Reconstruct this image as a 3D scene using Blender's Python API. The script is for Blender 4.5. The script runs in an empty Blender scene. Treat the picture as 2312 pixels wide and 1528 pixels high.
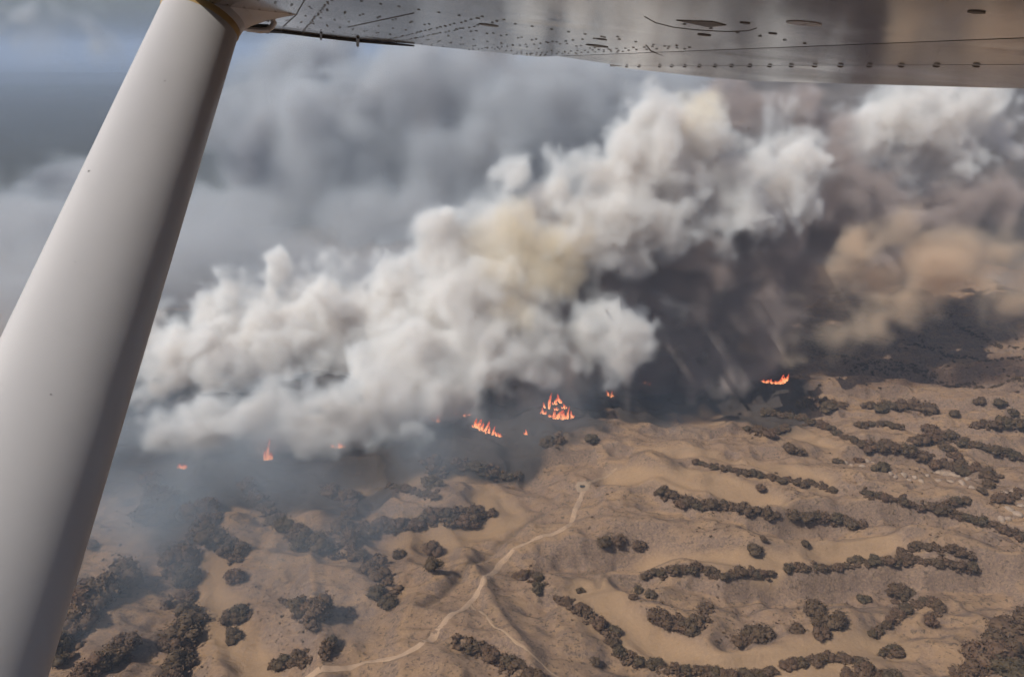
import bpy, bmesh, math, random
import numpy as np
from mathutils import Vector, Matrix, noise as mnoise

S = bpy.context.scene
COL = S.collection
random.seed(11)

# ---------------------------------------------------------------- camera, sky, sun, exposure
F, CX, CY = 1815.0, 1156.0, 764.0            # focal length and centre of the photograph, in its pixels
PITCH, HC = math.radians(19.7), 350.0        # camera pitch below the horizon, height above the valley
cam = bpy.data.cameras.new('camera')
camo = bpy.data.objects.new('camera', cam)
COL.objects.link(camo)
camo.location = (0, 0, HC)
camo.rotation_euler = (math.pi / 2 - PITCH, 0, 0)
cam.sensor_width = 36
cam.lens = 36 * F / 2312
cam.clip_start, cam.clip_end = 0.05, 2e5
S.camera = camo

SUN_EL = math.radians(50)
az = Vector((-0.86, -0.51, 0)).normalized()
SUN = Vector((az.x * math.cos(SUN_EL), az.y * math.cos(SUN_EL), math.sin(SUN_EL)))
W = bpy.data.worlds.new('World')
S.world = W
W.use_nodes = True
wn = W.node_tree
sky = wn.nodes.new('ShaderNodeTexSky')
sky.sky_type = 'NISHITA'
sky.sun_disc = False
sky.sun_elevation = SUN_EL
sky.sun_rotation = math.atan2(SUN.x, SUN.y)
sky.altitude = 300
sky.dust_density = 4
sky.air_density = 1.0
sky.ozone_density = 1.5
wn.links.new(sky.outputs[0], wn.nodes['Background'].inputs[0])
wn.nodes['Background'].inputs[1].default_value = 0.08
sl = bpy.data.lights.new('sun', 'SUN')
sl.energy = 5.0
sl.angle = math.radians(0.53)
sl.color = (1.0, 0.93, 0.84)
so = bpy.data.objects.new('sun', sl)
COL.objects.link(so)
so.rotation_euler = SUN.to_track_quat('Z', 'Y').to_euler()
S.view_settings.view_transform = 'Standard'
S.view_settings.look = 'None'
S.view_settings.exposure = 0.0
S.view_settings.gamma = 1.0
S.view_settings.use_curve_mapping = False
C = S.cycles
C.use_denoising = True
C.use_adaptive_sampling = True
C.adaptive_threshold = 0.04
C.adaptive_min_samples = 12
C.max_bounces = 6
C.diffuse_bounces = 2
C.glossy_bounces = 2
C.volume_bounces = 3
C.volume_step_rate = 3.2
C.volume_max_steps = 128
C.sample_clamp_indirect = 6


# ---------------------------------------------------------------- helpers
def ray(px, py):
    vx, vy = (px - CX) / F, -(py - CY) / F
    c, s = math.cos(PITCH), math.sin(PITCH)
    return np.array([vx, c + vy * s, -s + vy * c])


def at(px, py, Y):
    r = ray(px, py)
    t = Y / r[1]
    return np.array([0, 0, HC]) + r * t, t


def tag(o, label=None, cat=None, group=None, kind=None):
    for k, v in (('label', label), ('category', cat), ('group', group), ('kind', kind)):
        if v:
            o[k] = v
    return o


def empty(name, loc=(0, 0, 0)):
    o = bpy.data.objects.new(name, None)
    COL.objects.link(o)
    o.location = loc
    o.empty_display_size = 0.1
    return o


def mesh_obj(name, verts, faces, mat, parent=None, smooth=False):
    me = bpy.data.meshes.new(name)
    me.from_pydata([tuple(v) for v in verts], [], faces)
    me.update()
    if smooth:
        me.shade_smooth()
    if mat:
        me.materials.append(mat)
    o = bpy.data.objects.new(name, me)
    COL.objects.link(o)
    o.parent = parent
    return o


def np_mesh(name, V, Q, mats=()):
    """fast quad/tri mesh from arrays"""
    me = bpy.data.meshes.new(name)
    V = np.asarray(V, np.float32)
    Q = np.asarray(Q, np.int32)
    k = Q.shape[1]
    me.vertices.add(len(V))
    me.vertices.foreach_set('co', V.ravel())
    me.loops.add(Q.size)
    me.loops.foreach_set('vertex_index', Q.ravel())
    me.polygons.add(len(Q))
    me.polygons.foreach_set('loop_start', np.arange(0, Q.size, k, dtype=np.int32))
    me.update(calc_edges=True)
    for m in mats:
        me.materials.append(m)
    return me


def new_mat(name):
    m = bpy.data.materials.new(name)
    m.use_nodes = True
    t = m.node_tree
    return m, t, t.nodes['Principled BSDF']


def nd(t, typ, **kw):
    n = t.nodes.new(typ)
    for k, v in kw.items():
        setattr(n, k, v)
    return n


def tnoise(t, vec, scale, detail=4, rough=0.55, dist=0.0):
    n = nd(t, 'ShaderNodeTexNoise')
    n.inputs['Scale'].default_value = scale
    n.inputs['Detail'].default_value = detail
    n.inputs['Roughness'].default_value = rough
    n.inputs['Distortion'].default_value = dist
    if vec is not None:
        t.links.new(vec, n.inputs['Vector'])
    return n.outputs['Fac']


def ramp(t, fac, a, b, lo=0.0, hi=1.0):
    n = nd(t, 'ShaderNodeMapRange')
    n.interpolation_type = 'SMOOTHSTEP'
    t.links.new(fac, n.inputs['Value'])
    n.inputs['From Min'].default_value = a
    n.inputs['From Max'].default_value = b
    n.inputs['To Min'].default_value = lo
    n.inputs['To Max'].default_value = hi
    return n.outputs['Result']


def mixc(t, fac, a, b):
    n = nd(t, 'ShaderNodeMix', data_type='RGBA')
    for s, v in ((n.inputs[0], fac), (n.inputs[6], a), (n.inputs[7], b)):
        if isinstance(v, (tuple, list)):
            s.default_value = (*v, 1) if len(v) == 3 else v
        elif isinstance(v, (int, float)):
            s.default_value = v
        else:
            t.links.new(v, s)
    return n.outputs[2]


def math_n(t, op, a, b=None):
    n = nd(t, 'ShaderNodeMath', operation=op)
    for s, v in ((n.inputs[0], a), (n.inputs[1], b)):
        if v is None:
            continue
        if isinstance(v, (int, float)):
            s.default_value = v
        else:
            t.links.new(v, s)
    return n.outputs[0]


def simple_mat(name, col, rough=0.8, var=0.25, scale=3.0, bump=0.0, metallic=0.0):
    m, t, b = new_mat(name)
    tc = nd(t, 'ShaderNodeTexCoord').outputs['Object']
    f = tnoise(t, tc, scale, 5)
    c = mixc(t, f, tuple(x * (1 - var) for x in col), tuple(min(1, x * (1 + var)) for x in col))
    t.links.new(c, b.inputs['Base Color'])
    b.inputs['Roughness'].default_value = rough
    b.inputs['Metallic'].default_value = metallic
    if bump:
        bn = nd(t, 'ShaderNodeBump')
        bn.inputs['Strength'].default_value = bump
        t.links.new(f, bn.inputs['Height'])
        t.links.new(bn.outputs[0], b.inputs['Normal'])
    return m


# lattice noise for the terrain (2-D, any points)
def noise2(x, y, scale, seed, n=64):
    L = np.random.default_rng(seed).standard_normal((n, n))
    u, v = np.asarray(x) / scale, np.asarray(y) / scale
    i, j = np.floor(u).astype(int), np.floor(v).astype(int)
    fu, fv = u - i, v - j
    fu = fu * fu * fu * (fu * (fu * 6 - 15) + 10)
    fv = fv * fv * fv * (fv * (fv * 6 - 15) + 10)
    a, b, c, d = L[i % n, j % n], L[(i + 1) % n, j % n], L[i % n, (j + 1) % n], L[(i + 1) % n, (j + 1) % n]
    return (a * (1 - fu) + b * fu) * (1 - fv) + (c * (1 - fu) + d * fu) * fv


def sstep(x, a, b):
    t = np.clip((x - a) / (b - a), 0, 1)
    return t * t * (3 - 2 * t)


# ---------------------------------------------------------------- what grows where (photograph pixels, size = crown width)
# (points, crown size, label, group/None, row?, valley carved under it: depth, width)
T = []


def thicket(pts, size, label, group=None, row=True, carve=(0, 0), spread=0.25, step=0.74, kind='brush'):
    T.append(dict(pts=pts, size=size, label=label, group=group, row=row, carve=carve, spread=spread, step=step, kind=kind))


thicket([(1575, 1042), (1620, 1054), (1680, 1063), (1730, 1072), (1780, 1083), (1830, 1089), (1882, 1103)], 19,
        'small brown shrub in the thin hedge line below the pale rocks', 'thin hedge line below the pale rocks', carve=(3, 12))
thicket([(1948, 1112), (2030, 1126), (2062, 1140), (2105, 1146), (2200, 1172), (2265, 1190), (2318, 1212)], 22,
        'dark shrub in the long row below the rocks reaching the right edge', 'row below the rock outcrop', carve=(3, 12))
thicket([(1492, 1100), (1520, 1125), (1560, 1132), (1620, 1137), (1690, 1150), (1755, 1160)], 34,
        'dark oak in the thick band starting at the bare knoll', 'thick band right of the knoll', carve=(5, 20))
thicket([(1790, 1162), (1850, 1163), (1900, 1168), (1945, 1186)], 30,
        'reddish brown oak in the far end of the thick band', 'red brown end of the thick band', carve=(4, 18))
thicket([(1458, 1296), (1500, 1286), (1560, 1279), (1600, 1283), (1632, 1303), (1685, 1290), (1750, 1296)], 28,
        'round oak in the left half of the long hedge below the bare slope', 'long hedge, near half', carve=(5, 20))
thicket([(1785, 1281), (1870, 1281), (1950, 1266), (2050, 1262), (2130, 1271), (2202, 1283)], 25,
        'round oak in the right half of the long hedge below the bare slope', 'long hedge, far half', carve=(5, 20))
thicket([(2042, 1246), (2082, 1230), (2135, 1237), (2190, 1250)], 26,
        'grey green oak in the short row above the long hedge at its right end', 'short row above the long hedge', carve=(2, 12))
thicket([(1490, 1385), (1525, 1400), (1557, 1412), (1588, 1385), (1592, 1372)], 44,
        'big dark oak in the hooked clump on the bare round hill', 'hooked clump on the round hill', step=0.6)
thicket([(1672, 1445), (1698, 1432), (1720, 1440)], 46,
        'dark oak in the tight trio low on the round hill', 'trio low on the round hill', step=0.6)
thicket([(1797, 1420)], 40, 'single dark oak just left of the four oaks on the round hill', row=False)
for p, s, l in (((1838, 1372), 58, 'uppermost and widest of the four dark oaks on the round hill'),
                ((1884, 1400), 60, 'large round oak on the right of the four on the round hill'),
                ((1856, 1428), 40, 'smallest and lowest of the four dark oaks on the round hill'),
                ((1850, 1398), 40, 'middle one of the four dark oaks on the round hill')):
    thicket([p], s, l, row=False)
thicket([(1952, 1349)], 30, 'lone small dark shrub left of the wide bush on the round hill', row=False)
thicket([(2024, 1334), (2050, 1338)], 38, 'dark oak of the wide pair high on the round hill', 'wide pair high on the round hill', step=0.6)
thicket([(2021, 1357)], 22, 'small shrub just below the wide pair of oaks on the round hill', row=False)
thicket([(1968, 1430), (2000, 1414), (2040, 1376), (2075, 1360), (2110, 1356), (2120, 1378), (2098, 1400)], 27,
        'faded olive shrub in the slanting strip right of the four oaks', 'slanting olive strip', carve=(2, 12))
thicket([(1772, 1496), (1830, 1491), (1862, 1483), (1895, 1482), (1955, 1491)], 27,
        'dark shrub in the short bottom row beside the yellow valley floor', 'short bottom row', carve=(3, 14))
thicket([(1990, 1476), (2030, 1471)], 26, 'dark shrub of the pair right of the short bottom row', 'pair past the short bottom row')
thicket([(1470, 1496), (1520, 1511), (1585, 1512), (1650, 1520), (1742, 1516)], 34,
        'dark oak in the bottom edge row below the yellow valley floor', 'bottom edge row', carve=(3, 16))
for p, s, l in (((2235, 1476), 92, 'large dark oak at the left of the corner grove'),
                ((2288, 1425), 96, 'large dark oak at the top of the corner grove, cut by the right edge'),
                ((2292, 1508), 96, 'large dark oak in the bottom right corner of the picture'),
                ((2262, 1450), 80, 'dark oak in the middle of the corner grove'),
                ((2318, 1385), 70, 'dark oak peeking in at the right edge above the corner grove')):
    thicket([p], s, l, row=False)
thicket([(2150, 1522), (2190, 1508)], 40, 'dark shrub of the pair left of the corner grove', 'pair left of the corner grove')
thicket([(1922, 1526), (2005, 1524)], 44, 'dark bush of the two cut by the bottom edge below the short row', 'two bushes at the bottom edge')
thicket([(1193, 1296), (1212, 1306), (1222, 1326)], 36,
        'dark oak in the small clump at the upper end of the diagonal tree line', 'clump atop the diagonal line')
thicket([(1262, 1348), (1300, 1370), (1332, 1392), (1368, 1418), (1384, 1446), (1398, 1474), (1440, 1496)], 36,
        'dark oak in the diagonal tree line running down to the bottom edge', 'diagonal tree line', carve=(5, 18))
thicket([(1360, 1220)], 40, 'left one of two round dark bushes near the track', row=False)
thicket([(1396, 1219)], 38, 'right one of two round dark bushes near the track', row=False)
thicket([(1443, 1230)], 34, 'olive bush right of the two round dark bushes near the track', row=False)
thicket([(1440, 1330)], 28, 'upper left of three small round bushes with pale stones', row=False)
thicket([(1429, 1347)], 22, 'lowest and smallest of three small round bushes with pale stones', row=False)
thicket([(1469, 1339)], 29, 'right one of three small round bushes with pale stones', row=False)
thicket([(1701, 1236)], 40, 'dark round bush alone on the bare slope above the long hedge', row=False)
thicket([(1723, 1216)], 19, 'tiny dark bush just above the round bush on the bare slope', row=False)
thicket([(1818, 1226)], 22, 'small dark bush on the bare slope, farther right than the round one', row=False)
thicket([(1784, 1012)], 38, 'larger dark bush of the pair in the pale dry field', row=False)
thicket([(1807, 1021)], 30, 'smaller dark bush of the pair in the pale dry field', row=False)
thicket([(1690, 968), (1730, 978), (1766, 965)], 28, 'dark shrub in the small sagging clump in the pale field', 'sagging clump in the pale field')
thicket([(1722, 927), (1790, 936), (1850, 956), (1900, 980), (1945, 998)], 20,
        'small dark shrub in the upper half of the long ravine row', 'ravine row, upper half', carve=(4, 14))
thicket([(1960, 1003), (2000, 1006), (2035, 1012), (2090, 1032), (2150, 1052), (2245, 1072)], 30,
        'dark shrub in the lower thicker half of the long ravine row', 'ravine row, lower half', carve=(5, 18))
thicket([(2066, 992), (2105, 984), (2140, 1010), (2168, 1042)], 30, 'dark shrub in the arched clump above the ravine row', 'arched clump')
thicket([(1942, 958), (1985, 955), (2030, 959)], 20, 'small brown shrub in the short flat row in the far field', 'short flat far row')
thicket([(2085, 966), (2150, 986), (2230, 1010), (2315, 1032)], 25, 'dark shrub in the slanting far row meeting the right edge', 'slanting far row', carve=(4, 14))
thicket([(1808, 908), (1850, 905), (1898, 914)], 32, 'dark oak in the shaded clump by the smoke shadow edge', 'shaded clump left')
thicket([(1965, 914), (2010, 916), (2050, 914), (2088, 918)], 34, 'dark oak in the wide shaded band by the smoke shadow edge', 'shaded band right')
for p, s, l in (((2215, 905), 27, 'small dark bush on the far right knoll, left of two'),
                ((2256, 911), 32, 'dark bush on the far right knoll, right of two'),
                ((2286, 931), 30, 'dark bush at the right edge just below the far knoll'),
                ((2152, 931), 26, 'dark bush in the smoke shadow left of the far right knoll')):
    thicket([p], s, l, row=False)
thicket([(2205, 960), (2260, 955), (2312, 958)], 25, 'dark shrub in the far row below the right knoll', 'row below the right knoll')
for p, s, l in (((1892, 1040), 28, 'dark bush left of the two clefts in the rock outcrop'),
                ((1938, 1038), 24, 'dark bush between the clefts of the rock outcrop'),
                ((1988, 1056), 36, 'dark bush at the left end of the pale rocks'),
                ((1717, 1100), 28, 'lone dark bush leaning in a dimple of the tan slope'),
                ((2233, 1092), 30, 'grey bush at the right end of the pale rocks'),
                ((2216, 1106), 28, 'lower grey bush at the right end of the pale rocks')):
    thicket([p], s, l, row=False)
thicket([(2105, 1140), (2140, 1136), (2180, 1132)], 22, 'dark shrub in the short row under the right end of the pale rocks', 'short row under the rocks')
thicket([(2245, 1130), (2275, 1122), (2312, 1112)], 26, 'dark shrub among the sunlit boulders at the right edge', 'shrubs among the boulders')
# middle
thicket([(765, 1190), (800, 1192), (850, 1190), (920, 1178), (1000, 1168), (1060, 1158), (1098, 1150)], 42,
        'dark oak in the thick curved grove left of the track', 'curved grove', carve=(3, 18), spread=0.4, step=0.5)
thicket([(795, 1120), (788, 1150), (770, 1178)], 36, 'dark oak in the hook at the left end of the curved grove', 'hook of the curved grove')
thicket([(872, 1094), (925, 1104), (955, 1112), (992, 1121)], 22, 'small dark shrub in the thin row above the curved grove', 'thin row above the curved grove', carve=(2, 12))
thicket([(733, 1098), (758, 1112), (782, 1118)], 36, 'dark oak in the short slanting clump under the smoke', 'slanting clump under the smoke')
thicket([(1040, 1042), (1085, 1056), (1130, 1068), (1170, 1074)], 38, 'dark oak in the shaded row just below the largest flames', 'shaded row below the flames', carve=(3, 16))
thicket([(1235, 1000), (1255, 992)], 44, 'dark oak of the pair below the tall flame cluster', 'pair below the tall flames')
thicket([(1335, 990)], 38, 'single dark oak right of the pair below the tall flames', row=False)
thicket([(985, 1085), (982, 1055), (978, 1030)], 40, 'dark oak in the short gully line running down from the fire', 'gully line below the fire', carve=(3, 16))
thicket([(335, 1098), (350, 1122), (368, 1150), (345, 1160), (385, 1170)], 74, 'large dark oak in the big hazy grove right of the wing strut', 'big hazy grove', step=0.5)
thicket([(470, 1150), (478, 1185), (470, 1212)], 66, 'large dark oak in the upright hazy grove', 'upright hazy grove', step=0.5)
thicket([(425, 1212), (402, 1250), (428, 1300), (405, 1340)], 74, 'large dark oak in the upper part of the ravine wood', 'ravine wood, upper part', step=0.5, carve=(5, 22))
thicket([(415, 1385), (405, 1440), (398, 1500), (392, 1530)], 70, 'large dark oak in the lower part of the dark ravine wood', 'ravine wood, lower part', step=0.5, carve=(5, 22))
thicket([(528, 1226), (552, 1252)], 66, 'dark oak of the pair on the tan spur right of the ravine wood', 'pair on the tan spur', step=0.5)
thicket([(531, 1304)], 52, 'dark oak alone below the pair on the tan spur', row=False)
thicket([(512, 1392), (540, 1376)], 42, 'reddish dark bush of the lower pair on the tan spur', 'lower pair on the tan spur')
thicket([(531, 1428)], 42, 'round dark bush lowest on the tan spur', row=False)
thicket([(560, 1092), (590, 1135), (640, 1185), (690, 1212), (760, 1238), (825, 1256), (862, 1300), (872, 1352)], 50,
        'dark oak in the long wooded gully running down from the fire', 'long wooded gully', carve=(5, 20), step=0.62)
thicket([(668, 1362), (700, 1372), (742, 1366), (690, 1398)], 54, 'dark oak in the hazy square grove on the middle slope', 'square grove', step=0.55)
thicket([(612, 1500), (660, 1490), (710, 1478), (745, 1450)], 36, 'dull brown shrub in the faint curved strip near the bottom edge', 'faint curved strip', spread=0.4)
thicket([(975, 1238)], 54, 'upper one of two dark bushes left of the ditch', row=False)
thicket([(979, 1276)], 56, 'lower one of two dark bushes left of the ditch', row=False)
thicket([(902, 1252)], 34, 'small dark bush left of the two near the ditch', row=False)
thicket([(791, 1380)], 27, 'small dark shrub on the open slope right of the square grove', row=False)
thicket([(240, 1330), (268, 1308)], 68, 'large dark oak of the pair close beside the wing strut', 'pair beside the strut', step=0.6)
thicket([(182, 1320), (185, 1360), (172, 1405), (150, 1450), (128, 1492)], 62, 'dark oak in the wood half hidden by the wing strut', 'wood behind the strut', step=0.6)
thicket([(210, 1508), (245, 1478), (275, 1452)], 54, 'dark oak in the slanting grove near the bottom left', 'slanting grove bottom left', step=0.6)
thicket([(207, 1230)], 28, 'small reddish bush at the edge of the wing strut', row=False)
thicket([(1055, 1448), (1085, 1462), (1120, 1482), (1160, 1500), (1192, 1515)], 48, 'brown oak in the clump at the bottom edge right of the track', 'bottom clump right of the track', step=0.6)
thicket([(1343, 1492)], 28, 'small faded shrub left of the lower diagonal tree line', row=False)
thicket([(1310, 1331)], 20, 'tiny shrub beside the upper diagonal tree line', row=False)

DITCH = [(1232, 1152), (1190, 1172), (1130, 1215), (1085, 1262), (1020, 1318), (962, 1352)]
BANK = [(1300, 1256), (1352, 1306), (1388, 1270)]
TRACK = [(640, 1545), (740, 1510), (830, 1492), (905, 1482), (950, 1455), (1000, 1410), (1058, 1362), (1090, 1316), (1128, 1270),
         (1180, 1228), (1238, 1208), (1282, 1190), (1296, 1160), (1308, 1130), (1318, 1106)]
TRACK3 = [(1322, 1102), (1350, 1080), (1392, 1056)]
TRACK2 = [(1062, 1362), (1110, 1408), (1165, 1452), (1215, 1490), (1275, 1535)]
FLOORS = [[(1310, 1320), (1370, 1390), (1480, 1455), (1620, 1490), (1800, 1465), (2000, 1440)],
          [(1480, 1268), (1700, 1262), (1900, 1245), (2000, 1225)], [(1400, 1070), (1500, 1060), (1560, 1090), (1750, 1130)],
          [(1500, 1010), (1640, 1030), (1850, 1075)], [(1110, 1110), (1150, 1150), (1100, 1190), (900, 1215)],
          [(1560, 935), (1700, 935), (1880, 1000)], [(560, 1528), (500, 1400), (470, 1250)], [(800, 1100), (1000, 1070)]]
FAR_LINES = [[(1795, 748), (1850, 800), (1950, 830), (2100, 855), (2312, 872)], [(1960, 758), (2080, 782), (2312, 812)],
             [(2092, 708), (2170, 740), (2250, 782), (2312, 788)], [(1900, 820), (2100, 842), (2312, 858)]]
FIRE_FRONT = [(250, 1015), (340, 1035), (411, 1056), (520, 1048), (603, 1036), (762, 1012), (900, 985), (987, 952), (1098, 982), (1180, 970), (1258, 942),
              (1377, 897), (1500, 885), (1600, 880), (1755, 864), (1800, 850)]


# ---------------------------------------------------------------- terrain
def base_height(x, y):
    x, y = np.asarray(x, float), np.asarray(y, float)
    near = 1 - sstep(y, 1300, 3000)
    z = 9.0 * noise2(x + 37, y * 1.15, 230, 1) + 4.0 * noise2(x - y * 0.25, y * 1.6 + x * 0.2, 105, 2)
    side = sstep(x + 0.15 * (y - 600), -70, 60)
    bend = 0.00045 * (x - 230) ** 2
    rr = noise2(0.17 * x + 0.1 * y + 11, y - 0.10 * x + bend, 37, 3) + 0.25 * noise2(x, y, 30, 6)
    rl = noise2(x + 0.35 * y, 0.20 * y, 42, 4) + 0.25 * noise2(x, y, 30, 7)
    soft = lambda q: np.sqrt(q * q + 0.02)          # crests a little rounded
    z += 9.0 * (0.5 - soft(rr)) * side + 6.5 * (0.5 - soft(rl)) * (1 - side)
    z *= near
    z += 45 * noise2(x, y, 2600, 5) * sstep(y, 1800, 6000) * (1 - sstep(np.hypot(x, y), 20000, 45000))
    hill = sstep(y - 0.25 * x, 720, 1100) * sstep(x, 150, 420) * (1 - sstep(y, 1500, 2600))
    z += 30 * hill
    return z


def hit(px, py, fn):
    """first point of the ground under a photograph pixel"""
    r = ray(px, py)
    o = np.array([0, 0, HC])
    lo_t = (HC - 70) / -r[2]
    hi_t = (HC + 40) / -r[2]
    ts = np.linspace(lo_t, hi_t, 160)
    P = o + r[None, :] * ts[:, None]
    g = P[:, 2] - fn(P[:, 0], P[:, 1])
    k = int(np.argmax(g < 0))
    if g[k] >= 0:
        k = len(ts) - 1
    k = max(k, 1)
    a = g[k - 1] / (g[k - 1] - g[k] + 1e-9)
    return o + r * (ts[k - 1] + (ts[k] - ts[k - 1]) * a)


def dist_poly(x, y, pts):
    d = np.full(np.shape(x), 1e9)
    for (x0, y0), (x1, y1) in zip(pts[:-1], pts[1:]):
        dx, dy = x1 - x0, y1 - y0
        t = np.clip(((x - x0) * dx + (y - y0) * dy) / (dx * dx + dy * dy + 1e-9), 0, 1)
        d = np.minimum(d, np.hypot(x - x0 - t * dx, y - y0 - t * dy))
    return d


def signed_poly(x, y, pts):
    """distance to a line, and whether the point lies on its far side"""
    d, sgn = np.full(np.shape(x), 1e9), np.zeros(np.shape(x))
    for (x0, y0), (x1, y1) in zip(pts[:-1], pts[1:]):
        dx, dy = x1 - x0, y1 - y0
        t = np.clip(((x - x0) * dx + (y - y0) * dy) / (dx * dx + dy * dy + 1e-9), 0, 1)
        e = np.hypot(x - x0 - t * dx, y - y0 - t * dy)
        c = (dx * (y - y0) - dy * (x - x0)) / (math.hypot(dx, dy) + 1e-9) * (1 if dx >= 0 else -1)
        m_ = e < d
        d, sgn = np.where(m_, e, d), np.where(m_, c, sgn)
    return d, sgn


def world_line(pts, fn=base_height):
    return [tuple(hit(px, py, fn)[:2]) for px, py in pts]


CARVE = [(world_line(t['pts']), t['carve'][0] * 1.7, t['carve'][1] * 1.15) for t in T if t['carve'][0]]
CARVE += [(world_line(l), 5, 22) for l in FAR_LINES]
FLOORW = [world_line(l) for l in FLOORS]
DITCHW, BANKW = world_line(DITCH), world_line(BANK)

# one sheet, fine where the picture shows it and coarse out to the horizon
def axis(a, b, step, far):
    mid = np.arange(a, b + step, step)
    up, down, s, x = [], [], step, mid[-1]
    while x < far:
        s *= 1.13
        x += s
        up.append(x)
    s, x = step, a
    while x > -far:
        s *= 1.13
        x -= s
        down.append(x)
    return np.array(down[::-1] + list(mid) + up)


GX = axis(-430, 740, 2.6, 60000)
GY = axis(310, 1180, 2.6, 60000)
XX, YY = np.meshgrid(GX, GY, indexing='ij')
ZZ = base_height(XX, YY)
valley = np.zeros_like(ZZ)
near_m = (np.abs(XX) < 1500) & (YY > 200) & (YY < 2200)
xs, ys = XX[near_m], YY[near_m]
wob = 6 * noise2(xs, ys, 26, 21)
zc = np.zeros_like(xs)
for line, d, w in CARVE:
    dd = dist_poly(xs, ys, line) + wob * 0.5
    zc = np.maximum(zc, d * np.exp(-(np.maximum(dd, 0) / w) ** 2))
scarp = np.zeros_like(xs)
for line, d, w in CARVE:                      # the rows grow on steep faces: ground drops towards the valley below them
    dd, sg = signed_poly(xs, ys, line)
    flat_row = abs(line[-1][0] - line[0][0]) > abs(line[-1][1] - line[0][1])
    scarp += (0.62 if flat_row else 0.0) * d * np.tanh((sg + wob * 0.4) / 7) * np.exp(-(dd / 34) ** 2)
# small scarps and ledges of their own, stretched along the slopes
ns = noise2(0.22 * xs, ys - 0.1 * xs, 15, 36)
scarp += 1.1 * np.tanh(ns * 3.0) * sstep(xs, -40, 60)
vl = np.zeros_like(xs)
for line in FLOORW:
    dd = np.maximum(dist_poly(xs, ys, line) + wob, 0)
    vl = np.maximum(vl, np.exp(-(dd / 17) ** 2))
zc = np.maximum(zc, 7.5 * vl)
ditch = np.exp(-(dist_poly(xs, ys, DITCHW) / 3.2) ** 2)
bank = np.exp(-(dist_poly(xs, ys, BANKW) / 2.2) ** 2)
zc += 3.2 * ditch + 1.6 * bank
zn = 1.0 * noise2(xs, ys, 17, 31) * (1 - 0.8 * vl) + 0.42 * noise2(xs, ys, 7.5, 32) * (1 - 0.7 * vl)
zn += 1.5 * (0.5 - np.abs(noise2(xs, ys, 12, 34))) * (1 - 0.9 * vl)
zn += 1.9 * (0.5 - np.abs(noise2(xs * 0.8 + ys * 0.5, ys * 2.0, 21, 33))) * (1 - vl)
ZZ[near_m] += zn - zc + scarp * (1 - 0.75 * vl)
valley[near_m] = vl
bare = np.zeros_like(ZZ)
bare[near_m] = np.maximum(ditch, bank)
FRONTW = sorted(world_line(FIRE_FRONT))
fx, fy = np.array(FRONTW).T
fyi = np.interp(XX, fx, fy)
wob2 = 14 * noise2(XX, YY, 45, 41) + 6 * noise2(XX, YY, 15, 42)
burn_shade = sstep(YY - fyi + wob2 * 1.8, -125, -28) * (1 - sstep(YY - fyi + wob2 * 4, 330, 520)) * sstep(XX, fx[0] - 150, fx[0] - 30) * (1 - sstep(XX + wob2, fx[-1] - 25, fx[-1] + 30))  # char behind the fire; in front of it, smoke shade painted as dark ground


def ground_z(x, y):
    """height of the finished sheet"""
    x, y = np.asarray(x, float), np.asarray(y, float)
    i = np.clip(np.searchsorted(GX, x) - 1, 0, len(GX) - 2)
    j = np.clip(np.searchsorted(GY, y) - 1, 0, len(GY) - 2)
    u = np.clip((x - GX[i]) / (GX[i + 1] - GX[i]), 0, 1)
    v = np.clip((y - GY[j]) / (GY[j + 1] - GY[j]), 0, 1)
    return (ZZ[i, j] * (1 - u) + ZZ[i + 1, j] * u) * (1 - v) + (ZZ[i, j + 1] * (1 - u) + ZZ[i + 1, j + 1] * u) * v


nxg, nyg = len(GX), len(GY)
idx = np.arange(nxg * nyg).reshape(nxg, nyg)
quads = np.stack([idx[:-1, :-1], idx[1:, :-1], idx[1:, 1:], idx[:-1, 1:]], -1).reshape(-1, 4)
gm = np_mesh('ground', np.stack([XX, YY, ZZ], -1).reshape(-1, 3), quads)
gm.shade_smooth()
for nm, arr in (('valley', valley), ('burn_shade', burn_shade), ('bare', bare)):
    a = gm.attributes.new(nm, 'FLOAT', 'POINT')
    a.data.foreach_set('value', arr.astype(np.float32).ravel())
m, t, b = new_mat('dry_grassland')
geo = nd(t, 'ShaderNodeNewGeometry').outputs['Position']
att = lambda n: nd(t, 'ShaderNodeAttribute', attribute_name=n).outputs['Fac']
n_big = tnoise(t, geo, 0.016, 5, 0.6)
n_mid = tnoise(t, geo, 0.07, 6, 0.62, 0.6)
n_spk = tnoise(t, geo, 0.30, 3, 0.7)
n_fine = tnoise(t, geo, 0.55, 4, 0.75)
col = mixc(t, ramp(t, n_big, 0.42, 0.58), (0.325, 0.208, 0.122), (0.265, 0.172, 0.113))
col = mixc(t, ramp(t, n_mid, 0.40, 0.68, 0, 0.75), col, (0.190, 0.130, 0.098))
gnz = nd(t, 'ShaderNodeSeparateXYZ')
t.links.new(nd(t, 'ShaderNodeNewGeometry').outputs['Normal'], gnz.inputs[0])
col = mixc(t, ramp(t, math_n(t, 'ADD', gnz.outputs[2], math_n(t, 'MULTIPLY', math_n(t, 'SUBTRACT', n_mid, 0.5), 0.14)), 0.955, 0.86, 0, 0.85), col, mixc(t, n_fine, (0.150, 0.103, 0.082), (0.235, 0.168, 0.130)))   # bare soil on the steep faces
col = mixc(t, ramp(t, att('valley'), 0.15, 0.9, 0, 0.85), col, (0.345, 0.228, 0.135))
spk = math_n(t, 'MULTIPLY', ramp(t, n_spk, 0.54, 0.63, 0, 0.85), ramp(t, att('valley'), 0.1, 0.7, 1, 0.1))
col = mixc(t, spk, col, (0.105, 0.075, 0.052))
col = mixc(t, ramp(t, n_fine, 0.42, 0.72, 0, 0.55), col, (0.40, 0.275, 0.17))
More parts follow.
